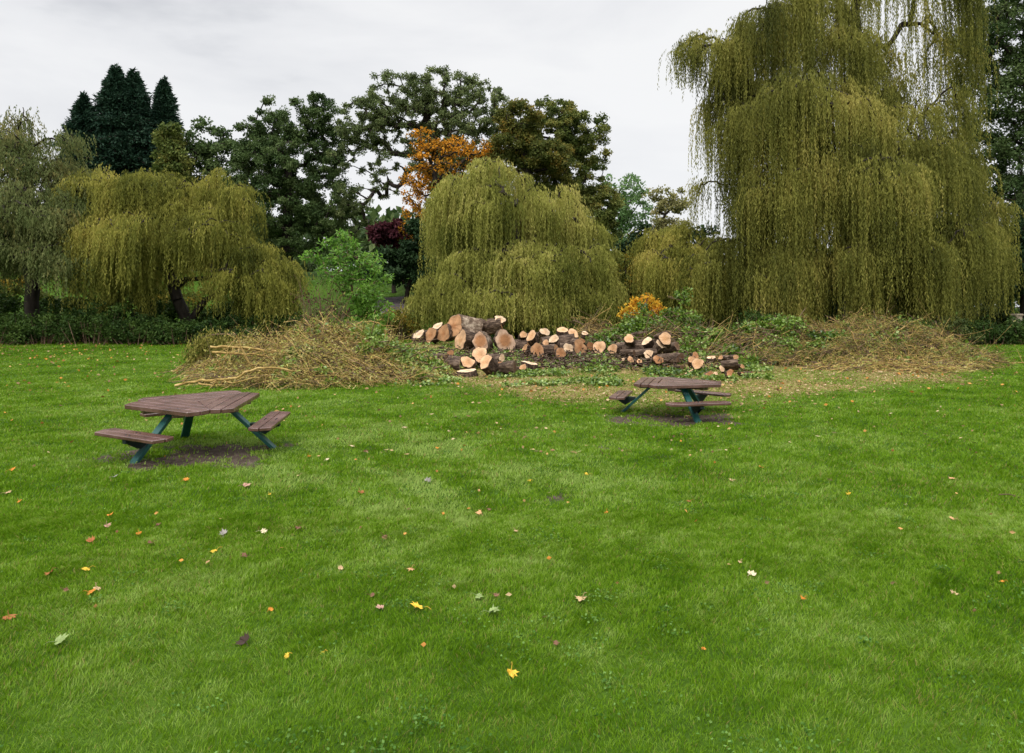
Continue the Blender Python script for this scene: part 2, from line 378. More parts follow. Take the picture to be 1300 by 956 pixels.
# ------------------------------------------------------------------ grass blades
def blade_field(d0, d1, n, wmul, hmul, two, half=.82):
    u = rng.random(n)
    if two: y = np.sqrt(d0*d0+u*(d1*d1-d0*d0))           # even density
    else: y = d0*(d1/d0)**u                               # density falls with distance squared
    x = rng.uniform(-1, 1, n)*half*y
    keep = rng.random(n) > mud_mask(x, y)*.93
    sm_ = straw_mask(x, y); keep &= rng.random(n) > sm_*.35
    x, y, sm_ = x[keep], y[keep], sm_[keep]; n = len(x)
    z = gh(x, y)
    tuft = noise2(x, y, .16, 4)*.5+noise2(x, y, .45, 3)*.5
    h = (.024+.010*tuft+.013*rng.random(n))*hmul*(1-.3*sm_)
    h = np.maximum(h, .018)
    wd = (.0030+.0020*rng.random(n))*wmul*y/4.0
    ang = 2.5*noise2(x, y, .5, 2)+rng.uniform(-2.2, 2.2, n)
    lean = h*(.35+.55*rng.random(n))
    L = np.stack([np.cos(ang)*lean, np.sin(ang)*lean, 0*h], 1)
    fa = rng.uniform(0, TAU, n); S = np.stack([np.cos(fa), np.sin(fa), 0*fa], 1)*wd[:, None]*.5
    B = np.stack([x, y, z-.004], 1); Zu = np.array([0, 0, 1.])
    tint = np.clip(rng.random(n), 0, 1)
    dry = np.where(rng.random(n) < .04+.08*np.clip(noise2(x, y, 1.3, 0), 0, 1)+.5*sm_, rng.uniform(.3, 1, n), 0)
    pxx = 650+F*x/y
    pale = np.exp(-(((pxx-520)/260)**2))*np.exp(-(((y-9.0)/2.6)**2))*np.clip(.5+1.2*noise2(x, y, .7, 3), 0, 1)+.55*np.exp(-(((pxx-230)/260)**2))*np.exp(-(((y-14.5)/3)**2))*np.clip(.4+noise2(x, y, .9, 1), 0, 1)  # bluish dew sheen on the lawn, painted into the blade tint as pale patches
    tint = np.clip(tint*.65+.95*pale+.22*noise2(x, y, .13, 2)+.14*noise2(x, y, 2.5, 5)+.14, 0, 1.5)
    if two:
        m = B+L*.35+Zu*(h*.6)[:, None]; t = B+L+Zu*h[:, None]
        V = np.stack([B-S, B+S, m+S*.8, m-S*.8, t+S*.15, t-S*.15], 1).reshape(-1, 3)
        k = np.arange(n)*6
        Fq = np.stack([np.stack([k, k+1, k+2, k+3], 1), np.stack([k+3, k+2, k+4, k+5], 1)], 1).reshape(-1, 4)
        tint = np.repeat(tint, 2); dv = np.repeat(dry, 6)
    else:
        t = B+L+Zu*h[:, None]
        V = np.stack([B-S, B+S, t+S*.3, t-S*.3], 1).reshape(-1, 3)
        Fq = np.arange(4*n).reshape(n, 4); dv = np.repeat(dry, 4)
    return V, Fq, tint, dv
parts = [blade_field(2.3, 7, 300000, 1.15, 1.0, True), blade_field(7, 34, 420000, 1.7, 1.1, False)]
o = 0; Vs, Fs, Ts, Ds = [], [], [], []
for V, Fq, t, dv in parts:
    Vs.append(V); Fs.append(Fq+o); Ts.append(t); Ds.append(dv); o += len(V)
gr = mesh('grass', np.concatenate(Vs), np.concatenate(Fs), M['grass'], tint=np.concatenate(Ts), attrs={'dry': np.concatenate(Ds)})
tag(gr, 'short bright green lawn grass covering the open ground', 'grass', kind='stuff')

# ------------------------------------------------------------------ tree skeleton
def skeleton(trunk, rt, targets, k=5, bow=.12, thin=.02, tip=.012, join_lo=0.3):
    """trunk: list of points; targets: crown points; returns tube mesh"""
    trunk = np.asarray(trunk, float)
    seg = np.linalg.norm(np.diff(trunk, axis=0), axis=1); cum = np.concatenate([[0], np.cumsum(seg)])
    m = max(6, int(cum[-1]/.6)); s = np.linspace(0, cum[-1], m)
    tp = np.stack([np.interp(s, cum, trunk[:, a]) for a in range(3)], 1)
    tp[1:-1] += rng.normal(0, rt*.12, (m-2, 3))
    pos = list(tp); par = [-1]+list(range(m-1)); cnt = [0]*m
    first = int(m*join_lo)
    T = np.asarray(targets); 
    dt = np.min(np.linalg.norm(T[:, None]-tp[None, first:], axis=2), axis=1)
    buf = np.zeros((m+len(T)*4, 3)); buf[:m] = tp; nn = m
    leaves = []
    for idx in np.argsort(dt):
        q = T[idx]
        c = buf[first:nn]; dv = q-c; dist = np.linalg.norm(dv, axis=1)
        cost = dist + .6*np.maximum(0, -dv[:, 2])
        j = first+int(np.argmin(cost)); p = buf[j]; D = np.linalg.norm(q-p)
        nmid = 1 if D < 1.2 else (2 if D < 3 else 3)
        prev = j
        for a in range(1, nmid+2):
            f = a/(nmid+1); x = p+(q-p)*f
            if a <= nmid:
                x = x+np.array([0, 0, bow*D*math.sin(math.pi*f)])+rng.normal(0, .05*D, 3)
            buf[nn] = x; pos.append(x); par.append(prev); cnt.append(0); prev = nn; nn += 1
        leaves.append(prev)
    for l in leaves:
        j = l
        while j >= 0: cnt[j] += 1; j = par[j]
    par = np.array(par); cnt = np.array(cnt, float); pos = np.array(pos)
    rad = tip+rt*np.power(cnt/len(T), .5)
    base = np.linspace(1.25, .75, m); rad[:m] = np.maximum(rad[:m], rt*base*np.linspace(1, .35, m))
    rad[0] *= 1.35
    idx = np.where(par >= 0)[0]
    return tubes(pos[par[idx]], pos[idx], rad[par[idx]]*np.where(par[idx] < m, 1, 1), rad[idx], k)

def sample_blobs(blobs, d, n, shell=.55, zscale=1.0):
    """points in ellipsoids given in picture px at distance d; blob=(px,py,rx,ry[,dd,weight])"""
    Wt = np.array([b[2]*b[3]*(b[5] if len(b) > 5 else 1) for b in blobs], float); Wt /= Wt.sum()
    ch = rng.choice(len(blobs), n, p=Wt); out = np.zeros((n, 3)); 
    for i, b in enumerate(blobs):
        ii = np.where(ch == i)[0]; k = len(ii)
        if not k: continue
        dd = b[4] if len(b) > 4 else 0
        c = P(b[0], b[1], d+dd); s = (d+dd)/F
        v = unit(rng.normal(size=(k, 3))); r = np.where(rng.random(k) < shell, rng.uniform(.8, 1.0, k), rng.random(k)**(1/3))
        ry_ = min(b[2], b[3]*1.3)*s*zscale
        out[ii] = c+v*r[:, None]*np.array([b[2]*s, ry_, b[3]*s])
    return out

def leaf_cloud(C, n, R, L, W, droop=.2, flat=.7):
    k = len(C); idx = rng.integers(0, k, n)
    v = unit(rng.normal(size=(n, 3)))*(rng.random(n)**.5)[:, None]*np.array([1, 1, flat])
    Rr = (R*rng.uniform(.6, 1.3, k))[idx]
    pos = C[idx]+v*Rr[:, None]
    D = v*.6+rng.normal(0, .6, (n, 3))+np.array([0, 0, -droop])
    ct = rng.random(k)
    tint = np.clip(ct[idx]*.55+rng.random(n)*.45, 0, 1)
    V, Fq = leaf_quads(pos, D, L*rng.uniform(.7, 1.3, n), W*rng.uniform(.7, 1.3, n))
    return V, Fq, tint

def broadleaf(name, label, d, base, blobs, mat, ncl=150, nl=20000, R=.7, L=.26, W=.17, rt=.35, bark='bark_dark', cat='tree', group=None, fork=None, shell=.55, droop=.2, jl=.3, k=5, bow=.12):
    bx = (base-650)/F*d; bz = float(gh(bx, d))
    e = empty(name, (bx, d, bz), label, cat, group)
    C = sample_blobs(blobs, d, ncl, shell)
    C[:, 2] = np.maximum(C[:, 2], gh(C[:, 0], C[:, 1])+.15)
    zt = np.percentile(C[:, 2], 60); cx, cyy = C[:, 0].mean(), C[:, 1].mean()
    trunk = [(bx, d, bz-.1), (bx+(cx-bx)*.15, d, bz+(zt-bz)*.35), (cx, cyy, zt)] if fork is None else fork
    V, Fq = skeleton(trunk, rt, C, k=k, join_lo=jl, bow=bow)
    mesh('trunk' if rt > .05 else 'stems', V, Fq, M[bark], e, smooth=True)
    V, Fq, t = leaf_cloud(C, nl, R, L, W, droop)
    mesh('crown' if cat == 'tree' else 'foliage', V, Fq, M[mat], e, tint=t)
    return e

def willow(name, label, d, base, blobs, mat, ntress=250, ns_=11, ds=.10, L=.17, W=.04, rt=.5, trunk=None, maxlen=3.6, jl=.3, sig=.28, group=None, bark='bark_dark', minlen=1.0, floor=.45):
    """blob=(px,py,rx,ry,bottom_py,dd,weight[,sparse])"""
    bx = (base-650)/F*d; bz = float(gh(bx, d))
    e = empty(name, (bx, d, bz), label, 'tree', group)
    Wt = np.array([(b[2]+b[3])**1.6*b[6] for b in blobs]); Wt /= Wt.sum()
    ch = rng.choice(len(blobs), ntress, p=Wt)
    A, O, LL, ST = [], [], [], []
    for i, b in enumerate(blobs):
        k = int((ch == i).sum())
        if not k: continue
        dc = d+b[5]; c = P(b[0], b[1], dc); s = dc/F
        nsub = max(5, int(round(k/6)))
        vs_ = unit(rng.normal(size=(nsub, 3))); si = rng.integers(0, nsub, k)
        v = unit(vs_[si]+rng.normal(0, .20, (k, 3))); v[:, 2] = np.abs(v[:, 2])*1.0-.18; v = unit(v)
        sd_ = rng.uniform(-.16, .10, nsub)[si]; st_ = rng.random(nsub)[si]
        r = sd_+np.where(rng.random(k) < .78, rng.uniform(.88, 1.04, k), rng.uniform(.4, .9, k))
        p = c+v*r[:, None]*np.array([b[2]*s, b[2]*s*.95, b[3]*s])
        zb = CH+(HY-b[4])/F*dc
        av = np.maximum(p[:, 2]-zb, .5)
        l = np.minimum(av, rng.uniform(minlen, maxlen, k)); 
        A.append(p); O.append(unit(v[:, :2]+1e-6)); LL.append(l); ST.append(st_)
    A = np.concatenate(A); O = np.concatenate(O); LL = np.concatenate(LL); ST = np.concatenate(ST); n = len(A)
    gz = gh(A[:, 0], A[:, 1])
    if trunk is None:
        c = A.mean(0); trunk = [(bx, d, bz-.1), (bx, d, bz+2), (c[0], c[1], np.percentile(A[:, 2], 60))]
    V, Fq = skeleton(trunk, rt, A, k=6, join_lo=jl, bow=.16)
    mesh('trunk', V, Fq, M[bark], e, smooth=True)
    # strands
    S = n*ns_
    ti = np.repeat(np.arange(n), ns_)
    st = A[ti]+rng.normal(0, 1, (S, 3))*np.array([sig, sig, sig*.55])
    ls = LL[ti]*rng.uniform(.15, 1.12, S)
    od = unit(O[ti]+rng.normal(0, .5, (S, 2)))
    a = rng.uniform(.2, .75, S); rise = rng.uniform(.05, .4, S)
    sway = rng.normal(0, .018, (S, 2))
    K = int(ls.max()/ds)+1
    s = (np.arange(K)[None]+rng.random((S, K)))*ds
    ok = s < ls[:, None]
    ii, kk = np.where(ok); ss = s[ii, kk]
    g1 = 1-np.exp(-ss/.55)
    x = st[ii, 0]+od[ii, 0]*a[ii]*g1+sway[ii, 0]*ss
    y = st[ii, 1]+od[ii, 1]*a[ii]*g1+sway[ii, 1]*ss
    z = st[ii, 2]-ss+(rise[ii]+.25)*g1
    m = z > gh(x, y)+floor*.35
    x, y, z, ii = x[m], y[m], z[m], ii[m]
    nL = len(x)
    pos = np.stack([x, y, z], 1)+rng.normal(0, .018, (nL, 3))
    D = np.stack([rng.normal(0, .30, nL), rng.normal(0, .30, nL), -np.ones(nL)], 1)
    tt = rng.random(n)
    tint = np.clip(ST[ti[ii]]*.42+tt[ti[ii]]*.25+rng.random(S)[ii]*.18+rng.random(nL)*.15+.12*np.exp(-ss[m]/.5), 0, 1)
    V, Fq = leaf_quads(pos, D, L*rng.uniform(.7, 1.3, nL), W*rng.uniform(.7, 1.4, nL))
    mesh('crown', V, Fq, M[mat], e, tint=tint)
    return e

def conifer(name, label, px, top, bot, hw, d, nb=420, group=None, mat='conifer'):
    bx = (px-650)/F*d; bz = float(gh(bx, d)); zt = P(px, top, d)[2]; zb = P(px, bot, d)[2]; R = hw*d/F
    R *= 1.14; e = empty(name, (bx, d, bz), label, 'tree', group)
    V, Fq = polytube([(bx, d, bz-.1), (bx, d, (bz+zt)/2), (bx, d, zt-.3)], [.55, .3, .04], 8)
    h0 = rng.random(nb)**.75                      # 0 top
    h0 = np.sort(h0); z = zt-(zt-zb)*h0
    ang = rng.uniform(0, TAU, nb)
    lobes = 1+.13*np.sin(3*ang+h0*9)+.12*np.sin(h0*38+ang)
    rr = R*(np.minimum(h0*1.25, 1)**.72)*lobes*rng.uniform(.62, 1.14, nb)
    tip = np.stack([bx+np.cos(ang)*rr, d+np.sin(ang)*rr, z-.1*rr], 1)
    root = np.stack([np.full(nb, bx), np.full(nb, d), z+.18*rr+.1], 1)
    V2, F2 = tubes(root, tip, .05+.02*rr, .01+0*rr, 4)
    V, Fq = join([(V, Fq), (V2, F2)])
    mesh('trunk', V, Fq, M['bark_dark'], e, smooth=True)
    m = 42; f = rng.uniform(.3, 1.02, (nb, m))
    wid = (.10+.28*f*(1-.6*(f > .9)))*np.minimum(1.2, rr/1.6)[:, None]
    side = np.stack([-np.sin(ang), np.cos(ang), 0*ang], 1)
    pos = root[:, None]+(tip-root)[:, None]*f[..., None]+side[:, None]*(rng.uniform(-1, 1, (nb, m))*wid*2.2)[..., None]+np.array([0, 0, 1.])*(rng.uniform(-.45, .22, (nb, m)))[..., None]
    D = (tip-root)[:, None]/np.maximum(rr, .2)[:, None, None]*.6+rng.normal(0, .4, (nb, m, 3))+np.array([0, 0, .25])
    pos = pos.reshape(-1, 3); D = D.reshape(-1, 3); n = len(pos)
    tint = np.clip(np.repeat(rng.random(nb), m)*.5+rng.random(n)*.5, 0, 1)
    V, Fq = leaf_quads(pos, D, rng.uniform(.28, .5, n), rng.uniform(.10, .18, n))
    mesh('crown', V, Fq, M[mat], e, tint=tint)
    return e

# ------------------------------------------------------------------ far trees
conifer('conifer', 'tallest dark conifer, left half of the twin spires', 147, 86, 250, 39, 62, 800)
conifer('conifer', 'tall dark conifer, right half of the twin spires', 170, 91, 250, 38, 62.6, 800)
conifer('conifer', 'shorter dark conifer left of the twin spires', 106, 122, 250, 31, 61, 480)
conifer('conifer', 'slim pointed conifer standing alone right of the twin spires', 208, 100, 250, 28, 64, 480)
broadleaf('columnar_tree', 'narrow olive green tree just below the slim pointed conifer', 58, 218, [(216, 182, 13, 24), (220, 212, 18, 32), (222, 245, 20, 30)], 'green', 90, 13000, .6, rt=.25)
broadleaf('round_tree', 'small airy round topped tree between slim conifer and dark oak', 60, 268, [(262, 178, 28, 22), (280, 205, 28, 28), (250, 210, 22, 28), (275, 245, 35, 30)], 'oak', 110, 10000, .6, rt=.25)
broadleaf('dark_oak', 'dense dark green oak with several upright tops left of the large open oak', 56, 365,
          [(320, 180, 20, 34), (346, 158, 18, 34, 1), (374, 150, 17, 32, -1), (404, 148, 20, 32), (425, 175, 18, 35, 1), (335, 215, 38, 40), (385, 210, 48, 42), (350, 262, 55, 40), (412, 255, 42, 42), (300, 235, 25, 40), (380, 300, 50, 25)],
          'oak', 700, 105000, .46, .18, .11, rt=.5)
broadleaf('open_oak', 'largest round crowned oak with bare limbs showing against the sky', 54, 585,
          [(505, 128, 48, 36), (560, 118, 45, 32), (605, 135, 42, 36), (462, 152, 34, 38), (440, 188, 20, 30, 0, .6), (520, 165, 60, 34, 0, .7), (590, 170, 60, 36), (470, 205, 34, 26, 0, .5), (495, 240, 26, 16, 0, .3), (450, 250, 26, 24, 0, .6), (545, 200, 40, 30, 0, .5), (440, 280, 30, 22, 1, .7), (590, 228, 46, 38, -1, 1.2), (575, 275, 36, 36, -1, .8)],
          'oak_open', 1000, 95000, .34, .165, .095, rt=.62, bow=.05, shell=.45)
broadleaf('orange_tree', 'bright orange autumn tree in front of the open oak', 49, 560,
          [(538, 180, 22, 18), (560, 205, 38, 26), (528, 235, 18, 30), (522, 285, 15, 42), (545, 260, 22, 50), (532, 320, 14, 36), (600, 190, 36, 13), (620, 200, 20, 12), (575, 185, 25, 15)],
          'orange', 420, 8200, .32, .165, .11, rt=.3, shell=.3)
broadleaf('rusting_tree', 'olive and rust coloured tree behind the central willow top', 49, 690,
          [(660, 150, 28, 20), (650, 185, 28, 22), (690, 200, 36, 20), (640, 210, 30, 14)], 'rust', 200, 22000, .45, .18, .12, rt=.3)
broadleaf('broad_green_tree', 'deep green tree sloping down right of the open oak', 52, 715,
          [(700, 150, 40, 22), (735, 165, 34, 28), (750, 190, 22, 26), (690, 185, 48, 34), (725, 220, 44, 34), (762, 262, 26, 30), (745, 290, 40, 40), (700, 260, 50, 50)],
          'green', 600, 88000, .42, .17, .11, rt=.45)
broadleaf('purple_shrub', 'dark purple leaved shrub under the sky gap of the open oak', 50, 500, [(494, 300, 22, 20), (512, 318, 14, 20)], 'purple', 45, 6500, .5, rt=.12, cat='shrub')
broadleaf('evergreen_shrub', 'near black evergreen shrub below the purple shrub', 47, 515, [(505, 335, 26, 22), (535, 320, 22, 45), (555, 350, 30, 30), (480, 345, 18, 14)], 'evergreen', 110, 17000, .55, rt=.15, cat='shrub')
broadleaf('distant_tree', 'pale green distant tree beyond the gap between the willows', 76, 796, [(780, 238, 18, 14), (803, 238, 20, 15), (796, 268, 28, 22), (792, 302, 30, 28), (775, 330, 30, 30)], 'far_green', 150, 7500, .7, .30, .2, rt=.3)
broadleaf('distant_tree', 'thin pale yellow distant tree right of the pale green one', 72, 850, [(836, 248, 14, 13), (858, 254, 14, 16), (850, 280, 26, 24), (848, 315, 30, 30)], 'far_yellow', 110, 7500, .6, .28, .18, rt=.25)
broadleaf('evergreen_shrub', 'dark evergreen in the gap beside the central willow', 46, 800, [(800, 335, 26, 32), (815, 310, 14, 24), (785, 365, 30, 25)], 'evergreen', 80, 11000, .5, rt=.15, cat='shrub')
broadleaf('autumn_shrub', 'yellowing mixed shrub right of the central willow', 37, 800, [(792, 350, 18, 26), (805, 378, 34, 24), (785, 400, 35, 20), (825, 400, 25, 20)], 'mixed', 130, 7500, .4, .16, .10, rt=.08, cat='shrub')
# behind the left willows, along the top of the bank
for px, lab, bl in ((10, 'dark woodland tree behind the grey willow trunk', [(0, 285, 60, 50), (30, 325, 45, 30), (-40, 320, 60, 40)]),
                    (110, 'dark woodland tree behind the gap between the two left willows', [(105, 285, 50, 45), (90, 330, 50, 28)]),
                    (205, 'dark woodland tree behind the forked willow', [(195, 270, 50, 50), (210, 325, 55, 32), (165, 325, 40, 30)]),
                    (300, 'dark woodland tree between forked willow and dark oak', [(295, 280, 45, 45), (300, 325, 50, 32), (360, 330, 40, 25)])):
    broadleaf('woodland_tree', lab, 63, px, bl, 'oak', 110, 13000, .8, .34, .24, rt=.3)
# behind the great willow and at the right edge
for px, d, lab, bl in ((905, 45, 'dark tree behind the left skirt of the great willow', [(900, 340, 45, 50), (870, 375, 50, 35), (930, 385, 50, 35)]),
                    (1010, 46, 'dark tree right behind the trunk of the great willow', [(1000, 350, 60, 60), (1050, 385, 60, 35)]),
                    (1125, 46, 'dark tree behind the right half of the great willow', [(1120, 350, 65, 60), (1150, 390, 50, 25)]),
                    (1225, 47, 'dark tree at the right end behind the great willow', [(1210, 330, 50, 60), (1250, 340, 40, 45)])):
    broadleaf('woodland_tree', lab, d, px, bl, 'evergreen', 120, 7500, .7, .28, .2, rt=.25)
broadleaf('dark_beech', 'tall dark tree filling the right edge with sky between its leaves', 43, 1330,
          [(1300, 20, 60, 50), (1270, 70, 40, 45, 1), (1320, 110, 60, 60), (1275, 150, 45, 55, 1, .8), (1330, 210, 60, 60), (1290, 220, 45, 45, 0, .8), (1300, 290, 55, 45), (1360, 60, 60, 70), (1370, 300, 60, 80), (1320, -50, 100, 60), (1250, 210, 28, 50, 2, .9), (1238, 40, 34, 50, 2, .9), (1236, 120, 34, 50, 2, .9), (1270, 280, 40, 50, 1), (1290, 380, 50, 40)],
          'oak', 700, 90000, .55, .18, .11, rt=.5)
broadleaf('dark_yew', 'low near black yew at the right edge above the hedge', 39, 1300, [(1290, 320, 34, 30), (1310, 350, 45, 30), (1330, 300, 40, 50), (1275, 355, 28, 22)], 'evergreen', 130, 17000, .5, .2, .12, rt=.25)

# distant wood closing the horizon
n = 26000
th = rng.uniform(-70, 70, n); rad = rng.uniform(118, 150, n)
x = rad*np.sin(np.radians(th)); y = rad*np.cos(np.radians(th))
top = 8+3.0*noise2(x, y, 14, 3)
z = gh(x, y)+rng.random(n)**.7*top
V, Fq = leaf_quads(np.stack([x, y, z], 1), rng.normal(size=(n, 3)), 1.7*rng.uniform(.6, 1.3, n), 1.2)
tag(mesh('distant_wood', V, Fq, M['oak'], tint=rng.random(n)), 'far belt of dark woodland closing the view behind the park', 'woodland', kind='stuff')

# ------------------------------------------------------------------ willows
willow('weeping_willow', 'round yellow green weeping willow in the centre behind the sawn logs', 36.8, 655,
       [(620, 222, 28, 22, 300, -1, .6), (648, 230, 24, 20, 300, 0, .45), (590, 250, 34, 34, 360, 0, .8), (640, 265, 55, 45, 375, -1.0, 1), (575, 290, 30, 45, 385, 0, .7),
        (705, 244, 22, 18, 300, 0, .35), (690, 285, 50, 40, 385, 0, .9), (735, 292, 28, 30, 380, .5, .6), (757, 322, 30, 38, 405, .5, .7), (740, 345, 36, 40, 412, -.5, .8),
        (610, 350, 50, 34, 424, -2.2, 1), (570, 375, 34, 30, 430, -1.6, .9), (540, 392, 24, 20, 432, -1, .5), (665, 345, 55, 36, 424, -2.2, 1), (710, 350, 50, 38, 426, -2, 1), (640, 380, 62, 26, 430, -2.6, 1), (715, 385, 48, 24, 430, -2, .8), (760, 375, 26, 30, 428, -.5, .6)],
       'willow_mid', 1050, 13, .075, .155, .038, rt=.4, maxlen=5.0, minlen=1.6, sig=.20, floor=.1)
big_trunk = [P(1092, 436, 36), P(1090, 330, 36), P(1084, 200, 36), P(1083, 110, 36), P(1088, 20, 36), P(1085, -60, 36)]
willow('weeping_willow', 'huge olive weeping willow towering over the right side past the top edge', 36, 1092,
       [(890, 78, 30, 34, 125, 1, 1.1), (930, 62, 36, 30, 150, 0, 1.1), (975, 45, 42, 40, 170, -1, 1.1), (925, 125, 30, 36, 220, 0, .8), (965, 105, 36, 30, 220, 0, .8), (1025, 15, 50, 46, 160, -1, 1.0), (1060, 70, 44, 34, 190, -1, .7), (1100, -40, 80, 60, 110, 1.5, .5), (1165, 0, 60, 50, 150, 1, .42), (1195, 70, 28, 44, 220, 1, .3), (1150, 70, 46, 50, 220, 1, .28), (1110, 100, 45, 36, 230, 1, .35), (1165, 135, 45, 50, 260, .5, .6), (1130, 150, 50, 40, 300, -1, .8),
        (1020, 140, 70, 48, 300, -2.4, 1.1), (1060, 165, 55, 40, 320, -3, .8), (955, 175, 48, 50, 330, -.5, .9), (905, 235, 18, 32, 300, 0, .35), (935, 260, 40, 46, 390, -.5, .9),
        (1000, 250, 60, 60, 400, -2.5, 1.1), (1080, 240, 75, 60, 400, -3.2, 1.1), (1150, 210, 60, 60, 360, -1.5, .9), (1200, 220, 45, 55, 370, 0, .8), (1240, 265, 26, 40, 365, .5, .45),
        (925, 345, 50, 45, 426, -1.5, .9), (985, 350, 50, 45, 430, -3, .9), (1060, 345, 60, 45, 428, -4, 1), (1130, 335, 60, 50, 426, -3.5, 1), (1190, 330, 55, 50, 424, -2, .9), (1225, 320, 40, 50, 405, -.5, .7)],
       'willow_big', 1480, 12, .08, .165, .040, rt=.6, trunk=big_trunk, maxlen=8.0, minlen=2.2, sig=.24, jl=.35, floor=.2)
willow('weeping_willow', 'smaller yellowish weeping willow at the left foot of the huge willow', 37.5, 862,
       [(852, 312, 24, 22, 400, 0, .8), (828, 322, 16, 28, 412, 0, .6), (878, 312, 24, 30, 412, -1, .9), (850, 345, 34, 34, 414, -1.5, .9), (885, 365, 34, 34, 416, -2, .9), (835, 375, 22, 25, 414, -1, .5)],
       'willow_yellow', 360, 13, .085, .155, .038, rt=.22, maxlen=4.5, minlen=1.5, sig=.22)
fk = [P(240, 436, 34.5), P(241, 418, 34.5), P(238, 405, 34.5), P(224, 378, 34.3), P(214, 340, 34.5), P(205, 290, 34.5)]
willow('weeping_willow', 'golden green weeping willow with forked trunk on the left', 34.5, 240,
       [(140, 245, 42, 34, 340, .5, .8), (110, 270, 34, 45, 370, 1, .7), (195, 250, 42, 36, 350, 0, .9), (240, 262, 40, 36, 360, 0, .8), (285, 245, 24, 28, 330, 0, .5), (300, 260, 22, 34, 330, 0, .5),
        (265, 300, 48, 36, 372, -1, .8), (200, 305, 55, 40, 372, -1.5, .9), (140, 310, 45, 45, 412, -.5, .9), (150, 345, 34, 30, 415, -1, .6), (320, 335, 40, 26, 420, -1, .9), (350, 340, 26, 26, 422, -.5, .6), (310, 355, 32, 24, 412, -2, .6), (215, 350, 40, 18, 396, 2.5, .3), (335, 370, 36, 22, 424, -1, .6)],
       'willow_yellow', 850, 13, .085, .155, .038, rt=.26, trunk=fk, maxlen=4.2, minlen=1.2, sig=.22, jl=.45)
V, Fq = polytube([P(240, 412, 34.5), P(250, 395, 34.3), P(262, 380, 34.2), P(278, 372, 34.2), P(300, 340, 34.3)], [.19, .16, .14, .12, .08], 7)
willow('weeping_willow', 'grey green drooping willow with a straight dark trunk at the left edge', 35, 40,
       [(25, 150, 26, 26, 210, 0, .4), (60, 178, 28, 26, 240, 0, .45), (-10, 175, 40, 30, 240, 0, .5), (15, 215, 50, 40, 320, 0, .9), (75, 235, 38, 40, 330, 0, .8), (-50, 220, 60, 55, 350, 0, .8), (-110, 280, 60, 60, 400, 0, .7), (40, 280, 60, 45, 380, -1.5, 1), (-20, 310, 60, 45, 400, -1.5, 1), (95, 300, 38, 45, 405, -.5, .9), (75, 335, 44, 30, 398, -2, .7), (15, 340, 40, 30, 398, 1.5, .7)],
       'willow_grey', 1000, 12, .09, .15, .05, rt=.3, trunk=[P(42, 432, 35), P(41, 380, 35), P(38, 300, 35), P(35, 230, 35)], maxlen=2.0, minlen=.5, sig=.36)
fw = [o for o in bpy.data.objects if o.get('label', '').startswith('golden green')][0]
mesh('limb', V, Fq, M['bark_dark'], fw, smooth=True)

# ------------------------------------------------------------------ shrubs in front of the willows
broadleaf('green_bush', 'bright green leafy bush standing behind the left brush pile', 29.5, 440,
          [(440, 305, 20, 14), (425, 318, 26, 16), (398, 322, 14, 10), (462, 335, 24, 16), (482, 350, 12, 14), (430, 345, 30, 18), (460, 365, 30, 18), (445, 388, 28, 16), (480, 398, 22, 16), (475, 380, 18, 16)],
          'elder', 230, 4600, .2, .18, .07, rt=.045, bark='twig_dark', cat='bush', jl=.05, shell=.4)
def stems(name, label, d, px, py0, spread, n, h, mat, r=.016, lf=None):
    bx = (px-650)/F*d; bz = float(gh(bx, d)); e = empty(name, (bx, d, bz), label, 'shrub')
    parts = []; tips = []
    for _ in range(n):
        a = rng.uniform(-1, 1); b = rng.uniform(-.5, .5); hh = h*rng.uniform(.6, 1)
        p0 = np.array([bx+a*.35, d+b*.4, bz-.05]); p1 = np.array([bx+a*spread, d+b*spread, bz+hh])
        mid = (p0+p1)/2+np.array([a*.1, 0, .1*hh])+rng.normal(0, .05, 3)
        parts.append(polytube([p0, mid, p1], [r, r*.7, r*.35], 4))
        for q in range(5):
            f = rng.uniform(.4, 1); s0 = p0+(p1-p0)*f+np.array([0, 0, .05]); s1 = s0+rng.normal(0, .28, 3)+np.array([0, 0, .3])
            parts.append(polytube([s0, (s0+s1)/2+rng.normal(0, .03, 3), s1], [r*.5, r*.4, r*.2], 3)); tips.append(s1)
    V, Fq = join(parts); mesh('stems', V, Fq, M[mat], e)
    if lf:
        T = np.array(tips); V, Fq, t = leaf_cloud(T, lf[1], .16, .09, .05); mesh('foliage', V, Fq, M[lf[0]], e, tint=t)
    return e
stems('bare_shrub', 'leafless brown shrub of thin stems left of the bright green bush', 28.5, 412, 415, 1.0, 38, 2.6, 'twig_dark', .016, ('purple', 500))
broadleaf('autumn_shrub', 'small yellow and orange shrub glowing behind the ivy mound', 30.5, 818, [(818, 388, 20, 9), (806, 396, 16, 8), (830, 394, 14, 10), (822, 380, 10, 6)], 'yellow_shrub', 60, 1500, .22, .15, .085, rt=.03, cat='shrub', jl=.05)

